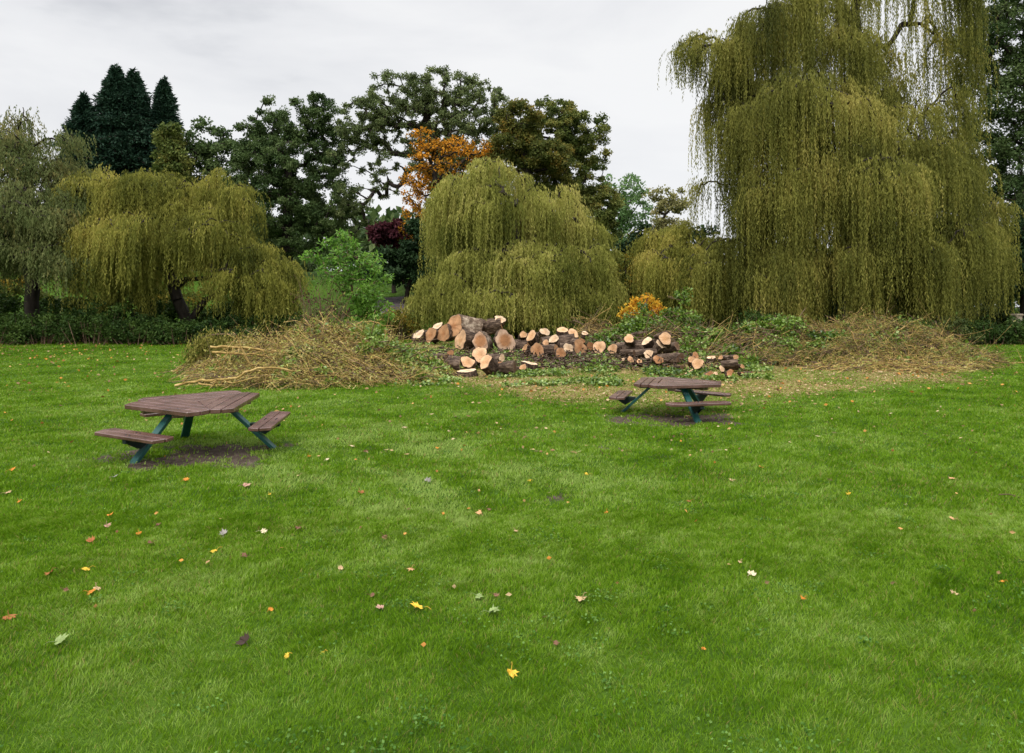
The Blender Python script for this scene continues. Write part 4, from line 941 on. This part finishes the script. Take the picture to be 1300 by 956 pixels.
LOGS = [
 # back row, left
 ('pale flat slice at the left end of the back log row', 532, 436, 10.5, 6, -10, 58, 0, 'cut_white'),
 ('dark bark log lying behind the leftmost pale slice', 537, 434, 6, 15, 80, 0, 2, 'cut_dark', 'log_bark', 1.0),
 ('short upright chunk with orange brown side next to the pale slice', 551, 437, 9, 11, -38, 12, 0, 'cut_brown'),
 ('pale topped block behind the orange brown chunk', 557, 434, 7, 9, -20, 50, 8, 'cut_white'),
 ('tall thick slice with brown face leaning on the giant trunk chunk', 567, 437.5, 12, 11, -35, 5, 0, 'cut_brown'),
 ('giant gnarled trunk chunk, the largest piece of the pile', 592, 438, 14.5, 31, -58, 14, 0, 'cut_brown', 'pale_bark'),
 ('large log turned left with bright face in front of the giant chunk', 593, 447, 11.5, 17, -55, 8, 0, 'cut_pale'),
 ('large pale barked log facing forward with orange heart, front of the giant chunk', 613, 448, 11.5, 20, -14, 6, 0, 'cut_heart', 'pale_bark'),
 ('large log with round dark centred face right of the pale barked log', 639, 447, 12.5, 16, 14, 4, 0, 'cut_heart'),
 ('brown log perched behind the two large front facing logs', 624, 437, 9, 24, 70, 8, 10, 'cut_brown'),
 ('pale wedge on top behind the round dark centred log', 634, 437, 7, 12, 10, 45, 17, 'cut_white'),
 # back row, middle
 ('dark horizontal log right of the large round faced log', 660, 446, 7, 20, 72, 3, 0, 'cut_brown'),
 ('small pink faced log on the dark horizontal log', 663, 446, 5, 12, 10, 20, 12, 'cut_pale'),
 ('slender log lying across behind the small pink faced log', 674, 441, 5, 24, 84, 5, 8, 'cut_brown'),
 ('short pale log propped high left of the split blocks', 690, 441, 6, 10, 18, 30, 9, 'cut_white'),
 ('squat brown faced log near the centre of the back row', 682, 456, 9, 12, 2, 8, 0, 'cut_brown'),
 ('pale log behind the squat brown faced log', 677, 451, 7, 14, -25, 35, 10, 'cut_pale'),
 ('small oval pale face on the stack left of the split plank', 702, 453, 6, 14, 5, 35, 9, 'cut_white'),
 ('grey bark log under the small oval pale face', 697, 455, 8, 18, 60, 2, 0, 'cut_brown'),
 ('rounded brown stump end at the foot of the split plank', 711, 458, 7.5, 10, 2, 10, 0, 'cut_brown'),
 ('dark bark log behind the rounded brown stump end', 716, 449, 9, 24, 78, 6, 3, 'cut_dark'),
 ('pale slab on the very top of the middle stack', 714, 447, 8, 5, -5, 66, 20, 'cut_pale'),
 ('long pale split slab sloping right from the top of the middle stack', 727, 446, 8, 4, 30, 58, 15, 'cut_pale'),
 ('thin pale split plank leaning in the middle stack', 720, 454, 8.5, 3.5, 52, 20, 2, 'cut_white'),
 ('upright slice with brown face at the right of the middle stack', 734, 453, 10.5, 7, 30, 4, 0, 'cut_brown'),
 ('small orange log end above the ringed hollow log', 738, 447, 4.5, 12, -10, 10, 7, 'cut_heart'),
 ('small pale topped log behind the ringed hollow log', 742, 442, 5, 9, 0, 55, 8, 'cut_white'),
 ('hollow looking log with orange rings between the two stacks', 748, 447, 6.3, 12, 4, 4, 0, 'cut_heart'),
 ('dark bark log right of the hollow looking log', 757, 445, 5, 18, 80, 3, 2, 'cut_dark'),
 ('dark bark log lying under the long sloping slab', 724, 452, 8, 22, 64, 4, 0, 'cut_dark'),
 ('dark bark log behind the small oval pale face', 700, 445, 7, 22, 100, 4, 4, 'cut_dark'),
 ('pale split chunk lying between the squat brown log and the dark horizontal log', 669, 452, 6, 9, -35, 25, 0, 'cut_pale'),
 ('pinkish chunk on the right shoulder of the squat brown log', 691, 452, 5.5, 9, 25, 30, 7, 'cut_pale'),
 # right stack
 ('wedge shaped pale log at the left end of the right stack', 763, 451, 8.5, 6, -48, 12, 0, 'cut_pale'),
 ('dark log reaching right from behind the wedge shaped log', 771, 446, 5.5, 20, 75, 4, 3, 'cut_dark'),
 ('upright oval pink face on edge, second from the left of the right stack', 782, 452, 8, 10, -55, 4, 0, 'cut_pale'),
 ('bark block with a thin pale rim right of the upright oval face', 790, 450, 7.5, 8, -70, 6, 1, 'cut_white'),
 ('broad pale face tilted up in the middle of the right stack', 800, 455, 7.5, 18, -18, 28, 9, 'cut_pale'),
 ('grey bark log beneath the broad tilted pale face', 802, 457, 7, 22, 66, 2, 0, 'cut_brown'),
 ('split billet with ragged pale edge right of the broad tilted face', 812, 452, 5, 20, 74, 10, 9, 'cut_pale'),
 ('brown plank like billet on top of the right stack', 811, 447, 4, 18, 80, 6, 17, 'cut_brown'),
 ('narrow diagonal pale face high in the right stack', 824, 457, 7, 14, -38, 38, 9, 'cut_white'),
 ('small oval pale face below the big round topmost one', 836, 458, 6.3, 14, 25, 42, 6, 'cut_white'),
 ('big round pale face highest at the right of the right stack', 845, 458, 8, 18, -14, 16, 15, 'cut_pale'),
 ('oval pale face low in the centre of the right stack', 825, 462, 6.3, 13, -25, 25, 1, 'cut_white'),
 ('dull brown log end low beside the oval pale face', 834.5, 465, 6, 12, -2, 12, 0, 'cut_brown'),
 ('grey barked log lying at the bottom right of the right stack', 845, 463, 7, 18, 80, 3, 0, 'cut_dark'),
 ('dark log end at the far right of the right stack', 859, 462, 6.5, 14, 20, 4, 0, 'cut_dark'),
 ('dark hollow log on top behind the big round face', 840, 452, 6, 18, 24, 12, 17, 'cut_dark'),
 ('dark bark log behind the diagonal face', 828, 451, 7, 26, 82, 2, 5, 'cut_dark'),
 ('small leaning pale stub at the lower left of the right stack', 793, 463, 4, 7, -40, 30, 0, 'cut_white'),
 ('low rounded pale stub at the bottom of the right stack', 800, 465, 4.2, 8, 0, 40, 0, 'cut_pale'),
 ('reddish brown stub beside the low rounded stub', 808, 465, 4.5, 7, 22, 20, 0, 'cut_brown'),
 ('thin pale splinter standing in the right stack', 812.5, 459, 4, 3, 40, 15, 3, 'cut_white'),
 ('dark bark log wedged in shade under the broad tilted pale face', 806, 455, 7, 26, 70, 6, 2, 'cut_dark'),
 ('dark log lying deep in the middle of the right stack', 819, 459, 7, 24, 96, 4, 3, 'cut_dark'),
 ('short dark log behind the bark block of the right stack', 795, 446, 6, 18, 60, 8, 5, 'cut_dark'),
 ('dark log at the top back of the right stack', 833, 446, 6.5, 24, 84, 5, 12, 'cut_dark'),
 ('pale chunk peeking out between the two lowest stubs', 813, 466, 4, 7, -30, 35, 0, 'cut_pale'),
 ('dark knobbly log at the far right foot of the right stack', 852, 456, 7, 16, 40, 12, 6, 'cut_dark'),
 # far right group
 ('wide two lobed pale face at the left of the far right group', 885, 473, 8, 10, -8, 22, 0, 'cut_pale'),
 ('small lobe of pale wood joined to the wide two lobed face', 878, 470, 5, 9, -14, 26, 5, 'cut_pale'),
 ('brown round log end below the wide two lobed face', 899, 481, 5, 10, 4, 8, 0, 'cut_brown'),
 ('thin pale slice lying flat on green leaves in the far right group', 903, 464, 5.5, 3, 0, 62, 5, 'cut_white'),
 ('dark gnarled bark log in the far right group', 926, 472, 7.5, 18, 76, 6, 0, 'cut_dark'),
 ('small round pink log end on top of the gnarled bark log', 931, 466, 3.8, 12, 8, 5, 8, 'cut_pale'),
 ('tan log behind the small round pink log end', 920, 464, 3.6, 12, -60, 8, 5, 'cut_pale'),
 ('small round pink log end at the right side of the gnarled bark log', 939.5, 472, 3.6, 10, 10, 5, 3, 'cut_pale'),
 ('broken pale shard left of the gnarled bark log', 917, 474, 4, 5, -30, 30, 0, 'cut_white'),
 ('grey brown stump end in front of the gnarled bark log', 925, 480, 5, 8, 0, 14, 0, 'cut_brown'),
 ('little pale stub between brown round end and gnarled log', 909, 480, 3.2, 6, -20, 30, 0, 'cut_white'),
 ('little red brown log right of the gnarled log', 941, 478, 3.2, 8, 15, 5, 0, 'cut_brown'),
 ('last small brown log at the right tip of the far right group', 949, 477, 3, 9, 60, 3, 0, 'cut_brown'),
 ('brown wedge of wood above the wide two lobed face', 880, 461, 5, 9, 20, 30, 0, 'cut_brown'),
 ('dark knobbly stub in the leaves left of the far right group', 863, 472, 4.5, 10, 30, 5, 0, 'cut_dark'),
 # front row
 ('dark mossy log at the left of the front row', 561, 461, 6.5, 13, 62, 4, 0, 'cut_dark'),
 ('short log with orange brown end behind the standing dark slice', 571, 458, 5, 9, 12, 14, 2, 'cut_heart'),
 ('dark barked slice seen from its side with pale rims in the front row', 576, 474, 10, 13, 80, -4, 0, 'cut_white'),
 ('broad pale face leaning left of the highest front row slice', 594, 473, 9.5, 7, -4, 32, 1, 'cut_pale'),
 ('thin wide slice lying flat at the front of the front row', 593, 477.5, 12.5, 5.5, 0, 84, 0, 'cut_white'),
 ('highest oval slice in the front row, tilted towards the lawn', 609, 468, 9.8, 9, 4, 33, 4, 'cut_pale'),
 ('log with slanting oval face at the centre of the front row', 621, 478, 10, 17, -34, 34, 0, 'cut_pale'),
 ('split plank with a pale top edge behind the front row', 630, 466, 6, 14, 64, 10, 3, 'cut_white'),
 ('dark rough bark lump right of the slanting oval face', 645, 478, 9, 16, 66, 4, 0, 'cut_dark'),
 ('brown chunk between the slanting face and the bark lump', 634, 474, 6.5, 10, 10, 20, 0, 'cut_brown'),
 ('small thin log right of the dark bark lump', 657, 472, 3.2, 11, 74, 5, 0, 'cut_pale'),
 ('small tan log end left of the upright round stump', 665, 473, 5, 9, -12, 12, 0, 'cut_pale'),
 ('upright round stump with flat pale top at the right of the front row', 673, 471, 9.3, 9, 0, 86, 0, 'cut_white'),
 ('tiny pale log end alone between front and back rows', 649, 451, 3, 6, 0, 20, 0, 'cut_white'),
]
for L_ in LOGS:
    L_ = list(L_); lab, px, base, r, l, yaw, pit, lift, cut = L_[:9]
    bk = L_[9] if len(L_) > 9 else 'log_bark'
    log(lab, px, base, r, l, yaw, pit, lift, cut, bk, rough=.16 if r > 9 else .13)
# ragged bark and broken wood between the logs
n = 2600
px = np.concatenate([rng.normal(600, 40, 700), rng.normal(705, 28, 900), rng.normal(815, 32, 800), rng.normal(915, 28, 200)]); py = 446+rng.random(n)*24
yy = np.interp(py, np.linspace(436, 500, 20), [dg(q) for q in np.linspace(436, 500, 20)]); xx = (px-650)/F*yy
A_ = np.stack([xx, yy, gh(xx, yy)+.02+.28*rng.random(n)**2], 1); dv = rng.normal(0, .11, (n, 3)); dv[:, 2] *= .5
V, Fq = tubes(A_, A_+dv, rng.uniform(.012, .035, n), rng.uniform(.006, .02, n), 4)
tag(mesh('bark_debris', V, Fq, M['log_bark']), 'broken bark and splinters lying between the sawn logs', 'bark debris', kind='stuff')
def stick(label, pts, d, r0, r1, mat='twig'):
    B = pxpath(pts, d); g_ = gh(B[:, 0], B[:, 1]); B[:, 2] = np.maximum(B[:, 2], g_+r0*.8)
    c = B.mean(0); V, Fq = polytube(B, np.linspace(r0, r1, len(B)), 6)
    o = mesh('stick', V-c, Fq, M[mat], smooth=True); o.location = c; tag(o, label, 'stick')
stick('pale split stick leaning on the wide two lobed log face', [(870, 475), (875, 472), (880, 469)], dg(476)+.1, .03, .02, 'cut_white')
stick('short pale stick on the grass right of the upright round stump', [(685, 465), (688, 467), (691, 469)], dg(469), .02, .02, 'cut_white')
stick('thin brown stick lying on the lawn left of the second table', [(762, 572), (768, 578), (774, 584)], dg(578), .008, .005, 'twig_dark')
stick('thin forked stick at the right edge of the lawn', [(1268, 628), (1282, 627), (1300, 634), (1315, 636)], dg(631), .006, .004, 'twig_dark')
def chip(label, px, py, w_, h_, cut='cut_white'):
    d = dg(py, px); s = d/F; x = (px-650)/F*d
    o = log(label, px, py, w_, 1.2, 0, 84, 0, cut, 'log_bark', name='wood_slice', cat='wood slice', rough=.2)
chip('small pale sliver of wood lying flat on the grass in front of the front row', 564, 478, 6.5, 1)
chip('pale flat sliver of wood on the sawdust right of the front row', 707, 489.5, 5, 1)
chip('pale flat sliver of wood on the sawdust left of the second table', 702, 498, 4, 1)

# ------------------------------------------------------------------ picnic tables
import bmesh
def prism(bm, poly, z0, z1, bev=.006):
    lo = [bm.verts.new((x, y, z0)) for x, y in poly]; hi = [bm.verts.new((x, y, z1)) for x, y in poly]
    n = len(poly); fs = [bm.faces.new(hi), bm.faces.new(lo[::-1])]
    for i in range(n): fs.append(bm.faces.new([lo[i], lo[(i+1) % n], hi[(i+1) % n], hi[i]]))
    ed = list({e_ for f in fs for e_ in f.edges if f is fs[0] or True})
    if bev: bmesh.ops.bevel(bm, geom=ed, offset=bev, segments=1, affect='EDGES')
def beam(bm, a, b, w_, h_, up=(0, 0, 1), bev=.006):
    a, b = Vector(a), Vector(b); D = (b-a).normalized(); S = D.cross(Vector(up)).normalized(); U = S.cross(D)
    vs = []
    for p_ in (a, b):
        for sx, sy in ((-1, -1), (1, -1), (1, 1), (-1, 1)): vs.append(bm.verts.new(p_+S*sx*w_/2+U*sy*h_/2))
    fs = [bm.faces.new([vs[3], vs[2], vs[1], vs[0]]), bm.faces.new(vs[4:8])]
    for i in range(4): j = (i+1) % 4; fs.append(bm.faces.new([vs[i], vs[j], vs[4+j], vs[4+i]]))
    bmesh.ops.recalc_face_normals(bm, faces=fs)
    bmesh.ops.bevel(bm, geom=list({e_ for f in fs for e_ in f.edges}), offset=bev, segments=1, affect='EDGES')
def part(name, bm, mat, parent):
    me = bpy.data.meshes.new(name); bmesh.ops.recalc_face_normals(bm, faces=bm.faces[:]); bm.to_mesh(me); bm.free(); me.materials.append(mat)
    o = bpy.data.objects.new(name, me); COL.objects.link(o); o.parent = parent; return o
RR, RS, ZT, RB, LB, ZS, RF = .68, .87, .705, 1.0, .62, .43, 1.12
def rot(p_, a): return (p_[0]*math.cos(a)-p_[1]*math.sin(a), p_[0]*math.sin(a)+p_[1]*math.cos(a))
def picnic_table(label, x, y, rz, sink=0.0, tilt=0.0):
    e = empty('picnic_table', (x, y, float(gh(x, y))-sink), label, 'picnic table', 'three sided picnic tables on the lawn', rz)
    bm = bmesh.new(); wd = lambda q: min(q*1.732, (RS-.5*q)/.866)
    for k in range(3):
        a = k*TAU/3; q1 = RR
        for i, wq in enumerate((.145, .145, .145, .195)):
            q0 = max(q1-wq+.013, .0) if i < 3 else 0.0
            qs = [q0]+([.4] if q0 < .4 < q1 else [])+[q1]
            gap = .004
            right = [(q, wd(q)-gap) for q in qs]; left = [(q, -(wd(q)-gap)) for q in qs]
            if q0 < .02: poly = [(.01, 0)]+right[1:]+left[1:][::-1]
            else: poly = right+left[::-1]
            poly = [rot(p_, a) for p_ in poly][::-1]
            prism(bm, poly, ZT-.058, ZT+rng.normal(0, .0012), .005)
            q1 = q0-.013
            if q1 < .03: break
    part('tabletop', bm, M['plank'], e)
    bm = bmesh.new()
    for k in range(3):                                    # battens under the top
        a = k*TAU/3
        for s in (-1, 1):
            p0 = rot((.12, s*.10), a); p1 = rot((RR-.06, s*.34), a)
            beam(bm, (*p0, ZT-.084), (*p1, ZT-.084), .14, .048)
    part('underframe', bm, M['plank'], e)
    for k in range(3):
        a = k*TAU/3
        bm = bmesh.new()
        for j in range(2):
            r0 = RB-.15+j*.155; r1 = r0+.145; c0 = LB-.02*j
            cut = .05
            poly = [(r0, c0-cut*(1-j)), (r1, c0-cut*j), (r1, -c0+cut*j), (r0, -c0+cut*(1-j))]
            prism(bm, [rot(p_, a) for p_ in poly][::-1], ZS-.045, ZS+rng.normal(0, .001), .006)
        seat = part('seat', bm, M['plank'], e)
        bm = bmesh.new()
        for j in range(2):
            for q in (-.035, .035):
                c_ = rot((RB-.075+j*.15, q), a); bmesh.ops.create_cone(bm, cap_ends=True, segments=10, radius1=.011, radius2=.009, depth=.008, matrix=__import__('mathutils').Matrix.Translation((c_[0], c_[1], ZS+.004)))
        b_ = part('bolts', bm, M['steel_dark'], seat)
        bm = bmesh.new(); p0 = rot((.42, 0), a); p1 = rot((RF, 0), a)
        beam(bm, (*p0, ZT-.10), (*p1, -.06), .115, .05)
        part('leg', bm, M['steel'], e)
        bm = bmesh.new()
        p0 = rot((.72, 0), a); p1 = rot((RB+.13, 0), a)
        beam(bm, (*p0, ZS-.075), (*p1, ZS-.075), .07, .055)
        # gusset under the seat
        for s in (-.028, .028):
            tri = [(.74, ZS-.10), (1.10, ZS-.10), (.92, .22)]
            v0 = [bm.verts.new((*rot((q[0], s-.005), a), q[1])) for q in tri]; v1 = [bm.verts.new((*rot((q[0], s+.005), a), q[1])) for q in tri]
            bm.faces.new(v0); bm.faces.new(v1[::-1])
            for i in range(3): bm.faces.new([v0[i], v0[(i+1) % 3], v1[(i+1) % 3], v1[i]])
        part('bracket', bm, M['steel_dark'], e)
    bm = bmesh.new()
    for k in range(3):
        a = k*TAU/3; beam(bm, (*rot((.02, 0), a), ZT-.12), (*rot((.45, 0), a), ZT-.12), .05, .035)
    part('centre_frame', bm, M['steel_dark'], e)
    e.rotation_euler.x = tilt
    return e
picnic_table('brown topped green legged picnic table on the left, nearer the camera', T1[0], T1[1], math.radians(4.2), .01, math.radians(2.6))
picnic_table('brown topped green legged picnic table right of centre, in front of the logs', T2[0], T2[1], math.radians(162.6), .05)

# ------------------------------------------------------------------ fallen leaves near the camera, one by one
LEAFC = {'orange': (.62, .24, .03), 'yellow': (.75, .48, .05), 'tan': (.55, .38, .20), 'brown': (.20, .10, .055), 'rust': (.36, .13, .04), 'cream': (.72, .60, .38),
         'grey': (.30, .27, .24), 'green': (.26, .34, .12), 'dark': (.05, .028, .02), 'peach': (.68, .38, .18), 'pink': (.48, .28, .20)}
LM = {}
for k_, c in LEAFC.items():
    LM[k_] = rough_mat('fallen_leaf_'+k_, [tuple(v*.55 for v in c), tuple(v*.8 for v in c), tuple(min(.85, v*1.05) for v in c)], 30, rough=.6, bump=.4, dist=.004, detail=3)
def maple(size, curl, seed):
    r = np.random.default_rng(seed); lob = [(0, 1.0), (.16, .72), (.30, .70), (.42, .55), (.58, .88), (.74, .70), (.88, .62), (1.0, .50), (1.2, .74), (1.45, .50), (1.8, .46), (2.2, .36), (2.7, .24), (math.pi-.12, .12)]
    pts = [(a, q*(1+r.normal(0, .06))) for a, q in lob]
    out = [(q*math.cos(a), q*math.sin(a)) for a, q in pts]+[(q*math.cos(-a), q*math.sin(-a)) for a, q in pts[::-1][:-1]]
    V = [(0, 0, 0)]+[(x*size/1.7, y*size/1.7, 0) for x, y in out]
    V = np.array(V); s = size
    cx, cyy = r.uniform(-1, 1, 2)
    V[:, 2] = curl*((V[:, 0]*cx)**2+(V[:, 1]*(1.2+cyy))**2)/s+r.normal(0, .05*s, len(V))*.5
    n = len(out); F3 = np.array([[0, 1+i, 1+(i+1) % n] for i in range(n)])
    return V, F3
def fallen_leaf(px, py, colr, size, label, curl=.8):
    d = dg(py, px); x = (px-650)/F*d
    size *= 1.0; V, F3 = maple(size, curl*.45, int(px*13+py)); 
    st, sf = polytube([(-.02*size, 0, 0), (-.35*size, .04*size, .02), (-.62*size, .12*size, .01)], [.0022, .0018, .0015], 4)
    n0 = len(V); V = np.concatenate([V, st])
    o = mesh('fallen_leaf', V, [F3, sf+n0], LM[colr])
    o.location = (x, d, float(gh(x, d))+.024); o.rotation_euler = (abs(rng.normal(.25, .2)), rng.normal(0, .2), rng.normal(0, .3)); o.rotation_euler.rotate_axis('Z', rng.uniform(0, TAU))
    tag(o, label, 'fallen leaf', 'fallen leaves on the lawn')
NL = [
 (533, 776, 'yellow', .125, 'large bright yellow maple leaf, the brightest on the near lawn'),
 (739, 764, 'tan', .11, 'large curled tan leaf on the near lawn right of centre'),
 (624, 782, 'green', .12, 'broad greenish brown leaf at the bottom centre of the lawn'),
 (628, 760, 'brown', .07, 'small purplish brown leaf just above the greenish brown one'),
 (954, 733, 'cream', .10, 'long pale cream leaf lying alone on the right lawn'),
 (311, 819, 'dark', .13, 'very dark shrivelled leaf at the bottom left of the lawn'),
 (73, 819, 'green', .12, 'pale green maple leaf in the bottom left corner'),
 (114, 756, 'orange', .09, 'orange leaf touching a tan one at lower left'),
 (122, 750, 'tan', .075, 'tan leaf overlapping the orange one at lower left'),
 (111, 726, 'yellow', .09, 'orange yellow leaf above the overlapping pair at lower left'),
 (64, 731, 'rust', .09, 'long rust coloured leaf left of the orange yellow leaf'),
 (11, 787, 'rust', .11, 'rust brown leaf at the left edge near the bottom'),
 (82, 753, 'brown', .06, 'small brown leaf left of the overlapping pair'),
 (116, 690, 'rust', .10, 'narrow upright rust leaf on the left lawn'),
 (274, 703, 'yellow', .085, 'yellow leaf with a dark stem right of the narrow rust leaf'),
 (312, 710, 'brown', .08, 'rolled brown leaf right of the yellow leaf with dark stem'),
 (284, 681, 'grey', .10, 'broad grey leaf below the first table'),
 (333, 678, 'cream', .085, 'cream coloured leaf right of the broad grey leaf'),
 (379, 673, 'brown', .085, 'dark brown leaf right of the cream coloured leaf'),
 (192, 692, 'brown', .075, 'small brown leaf between the narrow rust leaf and the grey leaf'),
 (311, 619, 'pink', .12, 'wide pinkish brown leaf just below the first table'),
 (235, 612, 'orange', .10, 'orange brown leaf under the front of the first table'),
 (136, 670, 'pink', .09, 'pinkish pale leaf left of centre below the first table'),
 (140, 657, 'orange', .085, 'flat orange leaf above the pinkish pale leaf'),
 (201, 670, 'brown', .065, 'dull brown leaf right of the pinkish pale leaf'),
 (176, 680, 'orange', .07, 'small orange leaf above the small brown leaf'),
 (14, 599, 'orange', .10, 'orange leaf at the left edge level with the first table feet'),
 (8, 629, 'tan', .10, 'tan leaf at the left edge below the orange one'),
 (24, 639, 'orange', .08, 'dull orange leaf right of the tan leaf at the left edge'),
 (145, 608, 'grey', .09, 'grey leaf left of the first table feet'),
 (343, 779, 'orange', .05, 'little orange leaf on the lower left lawn'),
 (366, 837, 'yellow', .05, 'tiny yellow leaf near the bottom, nearest right of the dark leaf'),
 (411, 834, 'yellow', .04, 'tiny pale yellow leaf near the bottom, farther right of the dark leaf'),
 (432, 726, 'tan', .06, 'small tan leaf halfway between the rolled leaf and the peach leaf'),
 (342, 630, 'yellow', .05, 'small yellow leaf below the wide pinkish brown leaf'),
 (392, 581, 'orange', .08, 'orange leaf right of the first table foot'),
 (415, 586, 'cream', .07, 'pale leaf a little right of the orange one by the table foot'),
 (380, 606, 'tan', .08, 'tan leaf below right of the first table foot'),
 (487, 685, 'brown', .08, 'dark brown leaf at mid lawn left of the orange curled leaf'),
 (522, 726, 'peach', .08, 'peach coloured leaf left of centre above the bright yellow leaf'),
 (471, 760, 'brown', .06, 'small brown leaf left of the bright yellow leaf'),
 (483, 776, 'pink', .08, 'pinkish tan leaf immediately left of the bright yellow leaf'),
 (609, 655, 'peach', .085, 'curled peach leaf at the centre of the lawn'),
 (620, 650, 'brown', .06, 'brown leaf touching the curled peach leaf'),
 (654, 677, 'tan', .06, 'small tan leaf right of the curled peach leaf'),
 (606, 761, 'green', .08, 'narrow olive leaf left of the purplish brown leaf'),
 (649, 858, 'yellow', .09, 'upright yellow leaf at the bottom centre'),
 (704, 821, 'brown', .055, 'small dark brown leaf below the large curled tan leaf'),
 (746, 605, 'yellow', .085, 'golden leaf on the middle lawn left of the second table'),
 (673, 613, 'yellow', .06, 'small yellow leaf left of the golden leaf'),
 (542, 613, 'grey', .11, 'grey curled leaf on the pale patch of lawn'),
 (457, 627, 'rust', .10, 'rust leaf between the first table and the pale patch'),
 (556, 571, 'orange', .08, 'orange leaf on the far side of the pale patch'),
 (770, 653, 'orange', .055, 'small orange leaf on the open lawn right of the golden one'),
 (876, 639, 'rust', .07, 'small reddish brown leaf left of the upright tan leaf'),
 (929, 613, 'tan', .10, 'upright tan leaf on the lawn below the second table'),
 (966, 595, 'orange', .09, 'orange leaf right of the second table on the lawn'),
 (1053, 612, 'brown', .07, 'small brown leaf on the right lawn below the second table'),
 (1077, 629, 'yellow', .07, 'small golden leaf on the right lawn'),
 (1210, 662, 'peach', .075, 'pale peach leaf near the right edge of the lawn'),
 (1209, 610, 'peach', .09, 'peach leaf with a twig on the far right lawn'),
 (1020, 764, 'orange', .06, 'small bright orange leaf right of the cream leaf'),
 (940, 717, 'tan', .05, 'small tan leaf just above the long cream leaf'),
 (1211, 758, 'tan', .07, 'thin upright tan leaf at lower right'),
 (1274, 743, 'orange', .05, 'small orange leaf near the right edge at lower right'),
 (893, 829, 'orange', .04, 'tiny orange leaf at the bottom right of centre'),
 (1149, 644, 'cream', .035, 'tiny white leaf left of the pale peach leaf'),
]
for a in NL: fallen_leaf(*a)
